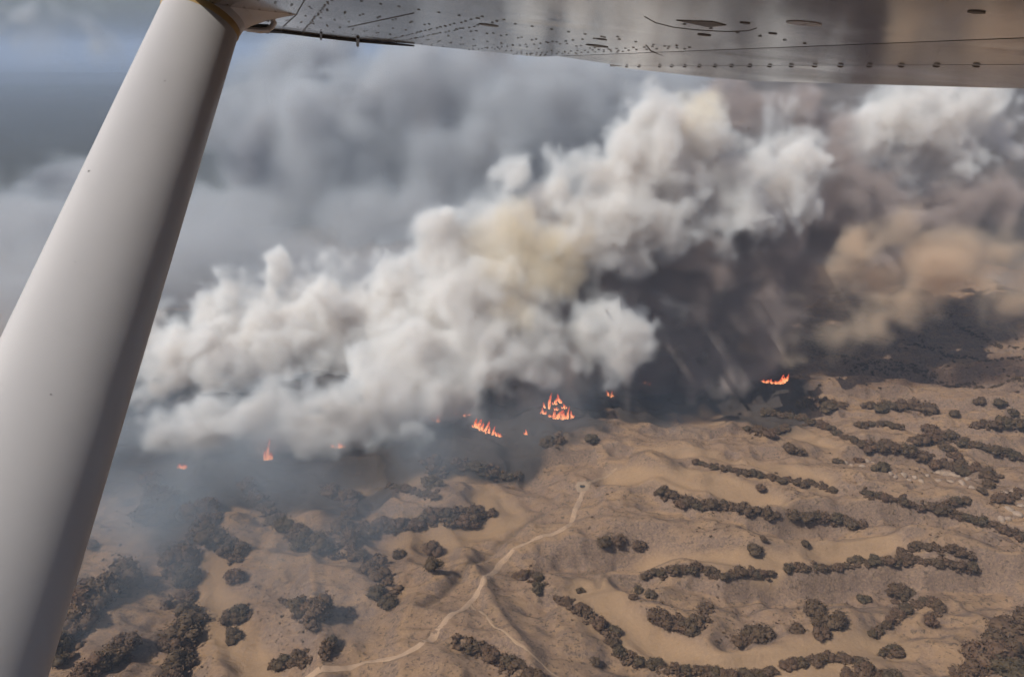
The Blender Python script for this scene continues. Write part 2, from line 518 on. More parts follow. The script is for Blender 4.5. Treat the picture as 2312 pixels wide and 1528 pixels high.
col = mixc(t, ramp(t, att('bare'), 0.2, 0.9, 0, 0.55), col, (0.13, 0.092, 0.066))
col = mixc(t, ramp(t, att('burn_shade'), 0.2, 0.8, 0, 0.9), col, mixc(t, n_mid, (0.018, 0.017, 0.018), (0.07, 0.062, 0.058)))
gsp = nd(t, 'ShaderNodeSeparateXYZ')
t.links.new(geo, gsp.inputs[0])
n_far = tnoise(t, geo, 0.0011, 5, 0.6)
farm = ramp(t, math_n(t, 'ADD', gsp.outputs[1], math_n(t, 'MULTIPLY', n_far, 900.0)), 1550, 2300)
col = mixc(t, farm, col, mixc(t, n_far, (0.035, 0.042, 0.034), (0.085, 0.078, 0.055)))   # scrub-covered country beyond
hs = nd(t, 'ShaderNodeHueSaturation')
hs.inputs['Value'].default_value = 0.66
hs.inputs['Saturation'].default_value = 1.0
t.links.new(col, hs.inputs['Color'])
t.links.new(hs.outputs[0], b.inputs['Base Color'])
b.inputs['Roughness'].default_value = 0.95
b.inputs['Specular IOR Level'].default_value = 0.1
bn = nd(t, 'ShaderNodeBump')
bn.inputs['Strength'].default_value = 0.6
bn.inputs['Distance'].default_value = 0.8
hsum = math_n(t, 'ADD', math_n(t, 'MULTIPLY', n_mid, 2.0), n_spk)
t.links.new(hsum, bn.inputs['Height'])
t.links.new(bn.outputs[0], b.inputs['Normal'])
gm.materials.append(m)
ground = bpy.data.objects.new('ground', gm)
COL.objects.link(ground)
tag(ground, 'dry tan grassland with bare slopes, gullies and charred ground behind the fire', kind='structure')


def resample(pts, step):
    P = np.array(pts, float)
    seg = np.hypot(*np.diff(P, axis=0).T)
    s = np.concatenate([[0], np.cumsum(seg)])
    n = max(2, int(s[-1] / step) + 1)
    q = np.linspace(0, s[-1], n)
    # smoothed corners
    out = np.stack([np.interp(q, s, P[:, k]) for k in (0, 1)], -1)
    for _ in range(3):
        out[1:-1] = (out[:-2] + 2 * out[1:-1] + out[2:]) / 4
    return out


def ribbon(name, pixels, width, mat, label, lift=0.28):
    P = resample([hit(px, py, ground_z)[:2] for px, py in pixels], 3.0)
    tan = np.gradient(P, axis=0)
    tan /= np.linalg.norm(tan, axis=1)[:, None] + 1e-9
    nrm = np.stack([-tan[:, 1], tan[:, 0]], -1)
    rows, rg = [], np.random.default_rng(5)
    K = np.array([-1, -0.55, 0, 0.55, 1])
    for i, p in enumerate(P):
        w = width / 2 * (1 + 0.16 * math.sin(i * 0.31) * math.sin(i * 0.077 + 1) + 0.06 * rg.standard_normal())
        q = p + nrm[i] * (K * w)[:, None]
        z = ground_z(q[:, 0], q[:, 1]) + lift * np.array([0.2, 1, 1, 1, 0.2])
        rows.append(np.column_stack([q, z]))
    V = np.concatenate(rows)
    Q = [(i * 5 + k, i * 5 + k + 1, i * 5 + k + 6, i * 5 + k + 5) for i in range(len(P) - 1) for k in range(4)]
    me = np_mesh(name, V, np.array(Q), [mat])
    me.shade_smooth()
    o = bpy.data.objects.new(name, me)
    COL.objects.link(o)
    return tag(o, label, kind='structure')


track_mat = simple_mat('pale_dirt', (0.265, 0.181, 0.118), 0.95, 0.35, 0.2)
faint_mat = simple_mat('faint_dirt', (0.225, 0.153, 0.095), 0.95, 0.2, 0.15)
ribbon('dirt_track', TRACK, 4.4, track_mat, 'pale winding dirt track climbing from the bottom edge to the round pad')
ribbon('dirt_track', TRACK2, 1.6, faint_mat, 'faint side track branching off the winding dirt track', 0.2)

ribbon('dirt_track', TRACK3, 2.2, faint_mat, 'short faint end of the track running on past the round pond', 0.2)

# round stock pond with its pale earth rim
pc = hit(1315, 1098, ground_z)
pond = empty('stock_pond', (pc[0], pc[1], 0))
V, Q = [], []
for i in range(28):
    a = i / 28 * 2 * math.pi
    wob_ = 1 + 0.10 * math.sin(3 * a + 1) + 0.05 * math.sin(7 * a)
    for r_, lift in ((6.0, 0.02), (4.8, 0.5), (3.6, 0.5), (2.2, 0.2)):
        x_, y_ = pc[0] + r_ * wob_ * math.cos(a) * 1.05, pc[1] + r_ * wob_ * math.sin(a)
        V.append((x_ - pc[0], y_ - pc[1], float(ground_z(x_, y_)) + lift))
for i in range(28):
    for k in range(3):
        j = (i + 1) % 28
        Q.append((i * 4 + k, j * 4 + k, j * 4 + k + 1, i * 4 + k + 1))
mesh_obj('earth_rim', V, Q, simple_mat('rim_earth', (0.205, 0.148, 0.10), 0.95, 0.15, 0.3), pond, True)
wm = simple_mat('dark_water', (0.03, 0.03, 0.03), 0.15, 0.2, 0.3)
mesh_obj('water', [(2.4 * math.cos(i / 20 * 2 * math.pi), 2.1 * math.sin(i / 20 * 2 * math.pi), pc[2] + 0.45) for i in range(20)], [tuple(range(20))], wm, pond)
tag(pond, 'small round stock pond with dark middle and pale rim beside the track', 'pond')

# ---------------------------------------------------------------- aircraft: wing overhead, lift strut at the left
def cam2world(p):
    c, s = math.cos(PITCH), math.sin(PITCH)
    return Vector((p[0], p[2] * c + p[1] * s, HC - p[2] * s + p[1] * c))


def cray(px, py):
    return np.array([(px - CX) / F, -(py - CY) / F, 1.0])


p1, p2 = cray(613, 153), cray(2312, 153 + 0.12 * 1699)
wN = np.cross(p1, p2)
wN /= np.linalg.norm(wN)
wN *= np.sign(wN[1])
wU = p1 / np.linalg.norm(p1)                 # span, outboard
wV = np.cross(wN, wU)
wV *= np.sign(wV[0])                         # chord, aft
WH = 0.13                                    # underside above the eye


def wp(u, v, z=0.0):
    """wing coordinates (span, chord, up) -> world"""
    return cam2world(wU * u + wV * v + wN * (WH + z))


def pix2wing(px, py):
    r = cray(px, py)
    P = r * WH / (wN @ r)
    return P @ wU, P @ wV


aircraft = empty('light_aircraft', cam2world(wN * WH))
AM = aircraft.matrix_world.copy()
AORG = Vector(aircraft.location)
tag(aircraft, 'high-wing light aircraft, grey wing underside overhead and white strut at left', 'aircraft')


def loc(v):
    return Vector(v) - AORG


def painted(name, col, rough, coat=0.0, grime=0.25, spec=0.5):
    m, t, b = new_mat(name)
    tc = nd(t, 'ShaderNodeNewGeometry').outputs['Position']
    mp = nd(t, 'ShaderNodeVectorMath', operation='SUBTRACT')
    t.links.new(tc, mp.inputs[0])
    mp.inputs[1].default_value = (0, 0, HC)
    g1 = tnoise(t, mp.outputs[0], 1.6, 3, 0.5, 0.6)
    g2 = tnoise(t, mp.outputs[0], 26, 4, 0.6)
    c = mixc(t, ramp(t, g1, 0.35, 0.75, 0, grime), col, tuple(x * 0.55 for x in col))
    c = mixc(t, ramp(t, g2, 0.55, 0.8, 0, grime * 0.6), c, tuple(x * 0.45 for x in col))
    t.links.new(c, b.inputs['Base Color'])
    t.links.new(ramp(t, g1, 0.3, 0.7, rough * 0.75, rough * 1.35), b.inputs['Roughness'])
    b.inputs['Specular IOR Level'].default_value = spec
    b.inputs['Coat Weight'].default_value = coat
    b.inputs['Coat Roughness'].default_value = 0.06
    bn = nd(t, 'ShaderNodeBump')
    bn.inputs['Strength'].default_value = 0.15
    bn.inputs['Distance'].default_value = 0.03
    t.links.new(g1, bn.inputs['Height'])
    t.links.new(bn.outputs[0], b.inputs['Normal'])
    return m


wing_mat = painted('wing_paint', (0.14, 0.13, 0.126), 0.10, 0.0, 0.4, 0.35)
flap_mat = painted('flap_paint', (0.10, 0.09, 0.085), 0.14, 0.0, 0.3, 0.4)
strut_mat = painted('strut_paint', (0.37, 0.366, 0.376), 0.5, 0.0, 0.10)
cuff_mat = painted('cuff_paint', (0.46, 0.46, 0.48), 0.35, 0.0, 0.12)
dark_mat = simple_mat('dark_rubber', (0.02, 0.02, 0.022), 0.5, 0.2, 30)
rivet_mat = simple_mat('dark_metal', (0.06, 0.052, 0.048), 0.5, 0.3, 60)  # one dark tone for rivets, seams, caps and chips
seal_mat = simple_mat('amber_sealant', (0.36, 0.25, 0.11), 0.6, 0.35, 30)
pitot_mat = simple_mat('bare_metal', (0.45, 0.45, 0.46), 0.35, 0.1, 30, metallic=0.6)


def te_v(u):                                  # aft outline of the wing
    return float(np.interp(u, [-0.6, 2.30, 2.42, 2.53, 2.60, 2.88, 3.09, 3.68, 3.72], [1.42, 1.42, 1.34, 1.18, 0.83, 0.45, 0.29, -0.11, -0.15]))


LE = -0.215
HINGE = 0.815


def wing_section(u, v0, v1, closed_aft):
    """closed loop of points round the section at span u, from leading edge v0 to v1"""
    pts = []
    n = 14
    c = max(v1 - LE, 0.03)
    th = 0.17 * min(1, (c / 1.2) ** 0.5)
    for k in range(n + 1):                    # underside, front to back
        f = k / n
        v = v0 + (v1 - v0) * f
        g = (v - LE) / c
        z = 0.055 * max(0, 1 - g / 0.07) ** 2 if v0 == LE else 0.0
        pts.append((v, z))
    for k in range(n, -1, -1):                # top, back to front
        f = k / n
        v = v0 + (v1 - v0) * f
        g = (v - LE) / c
        full = (te_v(u) - LE)
        g = min(1, max(0, (v - LE) / full))
        z = 0.055 + th * math.sin(math.pi * min(1, g ** 0.62)) - 0.045 * g
        z = max(z, 0.010)
        if closed_aft and k == n:
            z = max(z, 0.012)
        pts.append((v, z + (0.004 if k in (0,) else 0)))
    return [loc(wp(u, v, z)) for v, z in pts]


def loft(name, rings, mat, parent, caps=True, smooth=True, close=True):
    V = [p for r in rings for p in r]
    k = len(rings[0])
    Fc = []
    for i in range(len(rings) - 1):
        for j in range(k if close else k - 1):
            a, b_ = i * k + j, i * k + (j + 1) % k
            Fc.append((a, b_, b_ + k, a + k))
    if caps:
        Fc.append(tuple(range(k)))
        Fc.append(tuple((len(rings) - 1) * k + j for j in reversed(range(k))))
    o = mesh_obj(name, V, Fc, mat, parent, smooth)
    bm = bmesh.new()
    bm.from_mesh(o.data)
    bmesh.ops.recalc_face_normals(bm, faces=bm.faces)
    bm.to_mesh(o.data)
    bm.free()
    if smooth:
        o.data.set_sharp_from_angle(angle=math.radians(35))
    return o


US = [-0.6, 0, 0.5, 1.0, 1.4, 1.8, 2.1, 2.3, 2.42, 2.53]
UO = [2.53, 2.60, 2.74, 2.88, 3.0, 3.09, 3.3, 3.5, 3.66, 3.71]
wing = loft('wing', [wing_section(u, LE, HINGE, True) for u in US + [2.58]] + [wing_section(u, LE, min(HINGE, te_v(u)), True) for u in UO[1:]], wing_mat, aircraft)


def flap_section(u, v0, v1, z0, z1):
    n = 6
    lo_ = [(v0 + (v1 - v0) * k / n, z0 + (z1 - z0) * k / n) for k in range(n + 1)]
    up_ = [(v, z + 0.010 + 0.075 * (1 - (v - v0) / (v1 - v0))) for v, z in reversed(lo_)]
    return [loc(wp(u, v, z)) for v, z in lo_ + up_]


# flap: front panel, then the trailing panel behind the screwed hinge line
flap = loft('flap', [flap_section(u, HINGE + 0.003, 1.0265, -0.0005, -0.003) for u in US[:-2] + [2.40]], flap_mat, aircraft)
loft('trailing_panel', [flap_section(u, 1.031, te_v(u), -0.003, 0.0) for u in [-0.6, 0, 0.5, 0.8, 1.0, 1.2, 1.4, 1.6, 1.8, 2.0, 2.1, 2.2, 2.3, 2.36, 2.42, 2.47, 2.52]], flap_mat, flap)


def dome_mesh(name, r, h, mat, seg=8):
    V = [(r * math.cos(i / seg * 2 * math.pi), r * math.sin(i / seg * 2 * math.pi), 0) for i in range(seg)]
    V += [(0.6 * r * math.cos(i / seg * 2 * math.pi), 0.6 * r * math.sin(i / seg * 2 * math.pi), -h * 0.8) for i in range(seg)] + [(0, 0, -h)]
    Fc = [(i, (i + 1) % seg, seg + (i + 1) % seg, seg + i) for i in range(seg)] + [(seg + i, seg + (i + 1) % seg, 2 * seg) for i in range(seg)]
    return V, Fc


WROT = Matrix((tuple(cam2world(wU) - Vector((0, 0, HC))), tuple(cam2world(wV) - Vector((0, 0, HC))), tuple(cam2world(wN) - Vector((0, 0, HC))))).transposed()
# screws along the hinge line: each a piece of its own
dv, df = dome_mesh('screw', 0.0062, 0.0028, rivet_mat, 8)
sm_ = bpy.data.meshes.new('screw')
sm_.from_pydata(dv, [], df)
sm_.materials.append(rivet_mat)
u_ = 0.98
scr_u = [pix2wing(px, 145)[0] for px in (1476, 1504.5, 1536, 1570, 1607.5, 1647, 1690, 1737, 1788, 1843.5, 1904.5, 1972.5, 2047.5, 2131, 2224.5)]
for u_ in scr_u + [2.29, 2.38, 0.93]:
    o = bpy.data.objects.new('screw', sm_)
    COL.objects.link(o)
    o.parent = flap
    o.matrix_local = Matrix.Translation(loc(wp(u_, 1.0285, -0.0045))) @ WROT.to_4x4()
# rivet rows: tiny, one piece
rv, rf = dome_mesh('rivet', 0.0036, 0.0010, rivet_mat, 6)
V, Fc = [], []


def rivet(u, v):
    base = len(V)
    off = loc(wp(u, v, -0.0004))
    for q in rv:
        V.append(tuple(off + WROT @ Vector(q)))
    for f in rf:
        Fc.append(tuple(base + k for k in f))


def rivet_row(a, b_, n):
    for k in range(n):
        f = k / max(1, n - 1)
        u, v = a[0] + (b_[0] - a[0]) * f, a[1] + (b_[1] - a[1]) * f
        if v < te_v(u) - 0.015:
            rivet(u + random.uniform(-.003, .003), v + random.uniform(-.003, .003))


for uu in (1.55, 1.86, 1.90, 2.18, 2.46, 2.50, 2.78, 3.05, 3.30):
    rivet_row((uu, -0.14), (uu, 0.79), 27)
for vv, n in ((0.10, 46), (0.36, 40), (0.40, 40), (0.62, 34), (0.775, 40), (0.745, 40)):
    rivet_row((1.50, vv), (3.45, vv), n)
rivet_row((1.15, 0.58), (1.15, 0.79), 6)
o = mesh_obj('rivets', V, Fc, rivet_mat, wing)
tag(o, kind='stuff')


def bar(name, a, b_, r, mat, parent, seg=8):
    a, b_ = Vector(a), Vector(b_)
    d = (b_ - a).normalized()
    x = d.orthogonal().normalized()
    y = d.cross(x)
    rings = [[p + x * (r * math.cos(i / seg * 2 * math.pi)) + y * (r * math.sin(i / seg * 2 * math.pi)) for i in range(seg)] for p in (a, b_)]
    return loft(name, rings, mat, parent)


def tube(name, pts, radii, mat, parent, seg=10):
    rings = []
    pts = [Vector(p) for p in pts]
    for i, p in enumerate(pts):
        d = (pts[min(i + 1, len(pts) - 1)] - pts[max(i - 1, 0)]).normalized()
        x = d.cross(Vector((0.3, 1, 0.1))).normalized()
        y = d.cross(x)
        rings.append([p + x * (radii[i] * math.cos(k / seg * 2 * math.pi)) + y * (radii[i] * math.sin(k / seg * 2 * math.pi)) for k in range(seg)])
    return loft(name, rings, mat, parent)


def wing_curve(name, pxs, r, mat):
    pts = []
    for px, py in pxs:
        u, v = pix2wing(px, py)
        pts.append(loc(wp(u, v, -r * 0.5)))
    return tube(name, pts, [r] * len(pts), mat, wing, 6)


# seams, access panels and fittings on the underside
wing_curve('seam', [(1455, 38), (1480, 52), (1520, 62), (1570, 68), (1640, 72), (1690, 70), (1708, 64)], 0.0005, rivet_mat)
wing_curve('seam', [(1458, 102), (1470, 116), (1500, 127)], 0.0009, rivet_mat)
wing_curve('seam', [(785, 62), (850, 48), (935, 30)], 0.0008, rivet_mat)
wing_curve('seam', [(640, 60), (668, 35), (688, 0)], 0.0012, rivet_mat)


def plate(name, corners, t_, mat, parent):
    lo_ = [loc(wp(u, v, -t_)) for u, v in corners]
    hi_ = [loc(wp(u, v, 0.0015)) for u, v in corners]
    return loft(name, [hi_, lo_], mat, parent, smooth=False)


plate('access_panel', [pix2wing(*p) for p in ((1527, 46), (1610, 49), (1640, 57), (1598, 61))], 0.0008, rivet_mat, wing)


def disc(name, px, py, r, mat, t_=0.001, stretch=1.0):
    u, v = pix2wing(px, py)
    return plate(name, [(u + r * math.cos(k / 14 * 2 * math.pi), v + stretch * r * math.sin(k / 14 * 2 * math.pi)) for k in range(14)], t_, mat, wing)


disc('drain_cap', 1590, 79, 0.011, rivet_mat, 0.0012)
disc('drain_cap', 1682, 52, 0.007, rivet_mat, 0.001)
disc('drain_cap', 1358, 89, 0.011, rivet_mat, 0.0012)
disc('drain_cap', 1745, 76, 0.006, rivet_mat)
disc('inspection_plate', 1815, 53, 0.022, painted('plate_paint', (0.22, 0.20, 0.19), 0.3), 0.0008)
disc('inspection_plate', 1103, 57, 0.020, rivet_mat, 0.001)
disc('inspection_plate', 1348, 104, 0.026, rivet_mat, 0.001)
disc('inspection_plate', 2205, 27, 0.008, rivet_mat)

# black rod under the outer edge, with its clamp
def edge_pt(px, py, dz=0.0):
    u, v = pix2wing(px, py)
    return loc(wp(u, v, dz))


rod = tube('edge_rod', [edge_pt(x_, y_, -0.004) for x_, y_ in ((560, 66), (640, 70), (720, 80), (808, 90), (880, 96), (935, 101))], [0.007, 0.006, 0.0055, 0.0055, 0.005, 0.003], dark_mat, aircraft)
tube('clamp', [edge_pt(808, 84), edge_pt(808, 97, -0.01)], [0.006, 0.006], dark_mat, rod)
tube('clamp', [edge_pt(725, 74), edge_pt(725, 84, -0.008)], [0.004, 0.004], dark_mat, rod)
# pitot tube: mast down from the wing, bent forward
def cpt(px, py, d):
    return loc(cam2world(cray(px, py) * d))


tube('pitot_tube', [cpt(628, -30, 2.45), cpt(625, 20, 2.45), cpt(622, 45, 2.45), cpt(615, 60, 2.45), cpt(604, 68, 2.44), cpt(588, 70, 2.43), cpt(552, 66, 2.42)],
     [0.0085, 0.0085, 0.0085, 0.0085, 0.0085, 0.008, 0.006], pitot_mat, aircraft)
tube('black_bar', [cpt(552, 61, 2.5), cpt(606, 66, 2.5)], [0.010, 0.014], dark_mat, aircraft)  # plain dark bar beside the pitot tube's tip

# lift strut: streamlined oval tube
def strut_ring(fr, grow=1.0, n=40):
    y_px = 40 + (1528 - 40) * fr
    # outline of the strut in the photograph continued as straight lines in space
    A = (np.array(cray(455, 40)) * 1.95, 0.0905)
    B = (np.array(cray(-115, 1528)) * 0.83, 0.0905)
    # perspective-correct: fr is along the strut itself
    P = A[0] + (B[0] - A[0]) * fr
    ax = (B[0] - A[0]) / np.linalg.norm(B[0] - A[0])
    mid = (A[0] + B[0]) / 2
    side = np.cross(ax, mid / np.linalg.norm(mid))
    side /= np.linalg.norm(side)
    side *= np.sign(side[0])
    fwd = np.cross(ax, side)
    fwd *= np.sign(fwd @ mid)
    out = []
    for k in range(n):
        a = k / n * 2 * math.pi
        cx_, cy_ = math.cos(a), math.sin(a)
        w_ = A[1] * grow
        taper = 1 - 0.10 * max(0, cx_) ** 2
        out.append(loc(cam2world(P + side * (w_ * cx_) + fwd * (0.041 * grow * cy_ * taper))))
    return out


strut = loft('lift_strut', [strut_ring(f) for f in np.linspace(-0.10, 1.35, 24)], strut_mat, aircraft)
loft('seal_band', [strut_ring(f, g) for f, g in ((-0.02, 1.005), (-0.018, 1.03), (0.012, 1.03), (0.016, 1.004))], seal_mat, strut, caps=False)
for fr_, an_, r_ in ((0.255, 4.55, 0.0016), (0.47, 3.75, 0.0018), (0.62, 4.3, 0.0009), (0.36, 5.0, 0.0009), (0.78, 4.7, 0.0010)):
    ring_ = strut_ring(fr_, 1.0, 80)
    k_ = int(an_ / (2 * math.pi) * 80) % 80
    p_, q_ = ring_[k_], ring_[(k_ + 1) % 80]
    nxt = strut_ring(fr_ + 0.01, 1.0, 80)[k_]
    ex, ey = (q_ - p_).normalized(), (nxt - p_).normalized()
    nn_ = ex.cross(ey)
    if nn_.dot(-(p_ + AORG - Vector((0, 0, HC)))) < 0:
        nn_ = -nn_
    tips = [r_ * f_ for f_ in (1.0, 0.6, 1.2, 0.7, 0.9, 0.5, 1.1)]
    mesh_obj('paint_chip', [p_ + nn_ * 0.0006 + ex * (tips[i_] * math.cos(i_ * 0.9)) + ey * (1.6 * tips[i_] * math.sin(i_ * 0.9)) for i_ in range(7)], [tuple(range(7))], rivet_mat, strut)
# cuff that fairs the strut into the wing
rings = []
tip = strut_ring(-0.006, 1.05)
root_c = pix2wing(500, -40)
for f in np.linspace(0, 1, 9):
    r0 = strut_ring(-0.006 - 0.16 * f, 1.05 + 0.55 * f ** 2)
    out = []
    for k, p in enumerate(r0):
        a = k / 40 * 2 * math.pi
        tgt = loc(wp(root_c[0] + 0.30 * math.sin(a), root_c[1] + 0.16 + 0.30 * math.cos(a) * (1 if math.cos(a) > 0 else 0.75), 0.03))
        e = f ** 2.2
        out.append(Vector(p) * (1 - e) + tgt * e)
    rings.append(out)
loft('strut_cuff', rings, cuff_mat, strut)

# ---------------------------------------------------------------- shrubs and oaks
def leaf_material(name, a, b_, c_):
    m, t, b = new_mat(name)
    oi = nd(t, 'ShaderNodeObjectInfo').outputs['Random']
    tc = nd(t, 'ShaderNodeTexCoord').outputs['Object']
    f = tnoise(t, tc, 2.4, 3, 0.7)
    c = mixc(t, oi, a, b_)
    c = mixc(t, ramp(t, f, 0.45, 0.75, 0, 0.8), c, c_)
    t.links.new(c, b.inputs['Base Color'])
    b.inputs['Roughness'].default_value = 0.85
    b.inputs['Specular IOR Level'].default_value = 0.15
    return m


leaf_mat = leaf_material('oak_leaves', (0.055, 0.041, 0.024), (0.088, 0.051, 0.032), (0.122, 0.083, 0.049))
bark_mat = simple_mat('bark', (0.07, 0.055, 0.042), 0.95, 0.3, 4)


def ico(sub):
    bm = bmesh.new()
    bmesh.ops.create_icosphere(bm, subdivisions=sub, radius=1)
    v = np.array([w.co for w in bm.verts])
    f = np.array([[w.index for w in p.verts] for p in bm.faces])
    bm.free()
    return v, f


ICO1, ICO2 = ico(1), ico(2)


def crown_arrays(seed, n_leaf, lobes=9, leaf=0.20):
    """crown about 1 unit in radius, foot at z = 0: lobed dark heart and many leaf sprays over it"""
    r = np.random.default_rng(seed)
    cs, rs = [], []
    for _ in range(lobes):
        a, rad = r.uniform(0, 2 * math.pi), 0.58 * math.sqrt(r.uniform())
        cs.append((rad * math.cos(a), rad * math.sin(a), r.uniform(0.45, 0.95) - 0.35 * rad))
        rs.append(r.uniform(0.30, 0.48))
    V, Fq = [], []
    cnt = 0
    for c, q in zip(cs, rs):
        v = ICO1[0] * (1 + 0.16 * r.standard_normal((len(ICO1[0]), 1)))
        V.append(v * q * 0.86 * [1, 1, 0.9] + c)
        Fq.append(ICO1[1] + cnt)
        cnt += len(v)
    tri = [np.concatenate(Fq)]
    k = r.integers(0, lobes, n_leaf)
    d = r.standard_normal((n_leaf, 3))
    d[:, 2] += 0.25
    d /= np.linalg.norm(d, axis=1)[:, None]
    ctr = np.array(cs)[k] + d * (np.array(rs)[k] * r.uniform(0.72, 1.12, n_leaf))[:, None]
    ctr[:, 2] = np.maximum(ctr[:, 2], 0.03)
    nn = d + 0.7 * r.standard_normal((n_leaf, 3))
    nn /= np.linalg.norm(nn, axis=1)[:, None]
    x = np.cross(nn, r.standard_normal((n_leaf, 3)))
    x /= np.linalg.norm(x, axis=1)[:, None]
    y = np.cross(nn, x)
    s = (leaf * r.uniform(0.5, 1.1, n_leaf))[:, None]
    V.append(np.stack([ctr - x * s * 0.5, ctr + x * s * 0.5, ctr + y * s + nn * s * 0.2], 1).reshape(-1, 3))
    tri.append(np.arange(n_leaf * 3).reshape(-1, 3) + cnt)
    return np.concatenate(V), np.concatenate(tri)


def trunk_arrays(seed):
    r = np.random.default_rng(seed)
    V, Q = [], []

    def limb(p, q, a, b_):
        base = len(V)
        p, q = np.array(p), np.array(q)
        for c, rad in ((p, a), ((p + q) / 2 + r.normal(0, 0.03, 3), (a + b_) / 2), (q, b_)):
            for i in range(6):
                an = i / 6 * 2 * math.pi
                V.append(c + np.array([rad * math.cos(an), rad * math.sin(an), 0]))
        for s in range(2):
            for i in range(6):
                j = (i + 1) % 6
                Q.append((base + s * 6 + i, base + s * 6 + j, base + s * 6 + 6 + j, base + s * 6 + 6 + i))

    limb((0, 0, -0.35), (0.03, 0.02, 0.42), 0.10, 0.065)
    for i in range(4):
        a = i * 1.57 + r.uniform(0, 1)
        limb((0.03, 0.02, 0.38), (0.42 * math.cos(a), 0.42 * math.sin(a), 0.75), 0.055, 0.02)
    return np.array(V), np.array(Q)


CROWN = []
for s in range(7):
    v, f = crown_arrays(100 + s, 900, 11 + s % 4, 0.145)
    CROWN.append(np_mesh('crown', v, f, [leaf_mat]))
TRUNK = []
for s in range(3):
    v, f = trunk_arrays(50 + s)
    TRUNK.append(np_mesh('trunk', v, f, [bark_mat]))

n_tree = 0
ORD = 'first second third fourth fifth sixth seventh eighth ninth tenth eleventh twelfth thirteenth fourteenth fifteenth sixteenth seventeenth eighteenth nineteenth twentieth 21st 22nd 23rd 24th 25th 26th 27th 28th 29th 30th'.split()
rg = np.random.default_rng(8)
for tk in T:
    pts = np.array(tk['pts'], float)
    if tk['row'] and len(pts) > 1:
        seg = np.hypot(*np.diff(pts, axis=0).T)
        sacc = np.concatenate([[0], np.cumsum(seg)])
        n = max(2, int(round(sacc[-1] / (tk['size'] * tk['step']))) + 1)
        q = np.linspace(0, sacc[-1], n)
        pts = np.stack([np.interp(q, sacc, pts[:, k]) for k in (0, 1)], -1)
        pts += rg.normal(0, tk['size'] * tk['spread'] * 0.75, pts.shape) * [1, 0.6]
    vert = np.ptp(pts[:, 1]) > np.ptp(pts[:, 0])
    order = list(np.argsort(pts[:, 1] if vert else pts[:, 0]))
    for pi, (px, py) in enumerate(pts):
        sz = tk['size'] * (rg.uniform(0.62, 1.35) if tk['row'] else 1.0)
        # the crown's middle sits a third of its height above the foot
        g = hit(px, py + sz * 0.22, ground_z)
        dist = np.linalg.norm(g - [0, 0, HC])
        R = sz / 2 * dist / F * 1.16
        root = empty('oak_tree' if sz > 26 else 'shrub', (g[0], g[1], float(ground_z(g[0], g[1])) - 0.1 * R))
        root.rotation_euler[2] = rg.uniform(0, 6.28)
        h = R * rg.uniform(0.6, 0.95)
        root.scale = (R * rg.uniform(0.9, 1.1), R * rg.uniform(0.9, 1.1), h)
        for nm, me in (('crown', CROWN[rg.integers(7)]), ('trunk', TRUNK[rg.integers(3)])):
            o = bpy.data.objects.new(nm, me)
            COL.objects.link(o)
            o.parent = root
        lab = tk['label']
        if len(pts) > 1:
            k, ends = order.index(pi), (('topmost', 'lowest') if vert else ('leftmost', 'rightmost'))
            word = ends[0] if k == 0 else ends[1] if k == len(pts) - 1 else ORD[k] + ('-from-top' if vert else '-from-left')
            lab = word + ' ' + lab
        tag(root, lab, 'oak' if sz > 26 else 'shrub', tk['group'])
        n_tree += 1
print('trees', n_tree)

# low scrub too small and too many to count: one object of real tufts
rs = np.random.default_rng(77)
Vs, Fs, cnt = [], [], 0
TUFT = [crown_arrays(300 + s, 40, 3, 0.42) for s in range(4)]


def tuft(x, y, r):
    global cnt
    v, f = TUFT[rs.integers(4)]
    a = rs.uniform(0, 6.28)
    c, s = math.cos(a), math.sin(a)
    vv = v * r
    vv = np.column_stack([vv[:, 0] * c - vv[:, 1] * s + x, vv[:, 0] * s + vv[:, 1] * c + y, vv[:, 2] * 0.8 + float(ground_z(x, y)) - 0.15 * r])
    Vs.append(vv)
    Fs.append(f + cnt)
    cnt += len(v)


N = 17000
tx, ty = rs.uniform(-420, 720, N), rs.uniform(330, 1000, N)
dens = noise2(tx, ty, 55, 61) + 0.7 * noise2(tx, ty, 19, 62)
vf = valley[np.clip(np.searchsorted(GX, tx), 0, nxg - 1), np.clip(np.searchsorted(GY, ty), 0, nyg - 1)]
bf = burn_shade[np.clip(np.searchsorted(GX, tx), 0, nxg - 1), np.clip(np.searchsorted(GY, ty), 0, nyg - 1)]
ok = (dens > 0.35) & (vf < 0.35) & (bf < 0.5) & (np.abs(tx) < 0.72 * ty + 40)
TRW = [tuple(hit(px, py, ground_z)[:2]) for px, py in TRACK]
ok &= dist_poly(tx, ty, TRW) > 9
for x, y in zip(tx[ok], ty[ok]):
    tuft(x, y, rs.uniform(0.5, 1.0) * (1.9 if rs.uniform() < 0.12 else 1))
for tk in T:
    if not tk['row']:
        continue
    pts = np.array(tk['pts'], float)
    for (a0, b0), (a1, b1) in zip(pts[:-1], pts[1:]):
        n = max(2, int(math.hypot(a1 - a0, b1 - b0) / tk['size'] * 12))
        for _ in range(n):
            f = rs.uniform()
            g = hit(a0 + (a1 - a0) * f + rs.normal(0, tk['size'] * 0.28), b0 + (b1 - b0) * f + tk['size'] * 0.15 + rs.normal(0, tk['size'] * 0.16), ground_z)
            tuft(g[0], g[1], tk['size'] * rs.uniform(0.14, 0.42) * np.linalg.norm(g - [0, 0, HC]) / F)
sc = bpy.data.objects.new('scrub', np_mesh('scrub', np.concatenate(Vs), np.concatenate(Fs), [leaf_mat]))
COL.objects.link(sc)
tag(sc, 'scattered low brown scrub dotting the dry slopes', 'scrub', kind='stuff')
print('tufts', len(Vs))
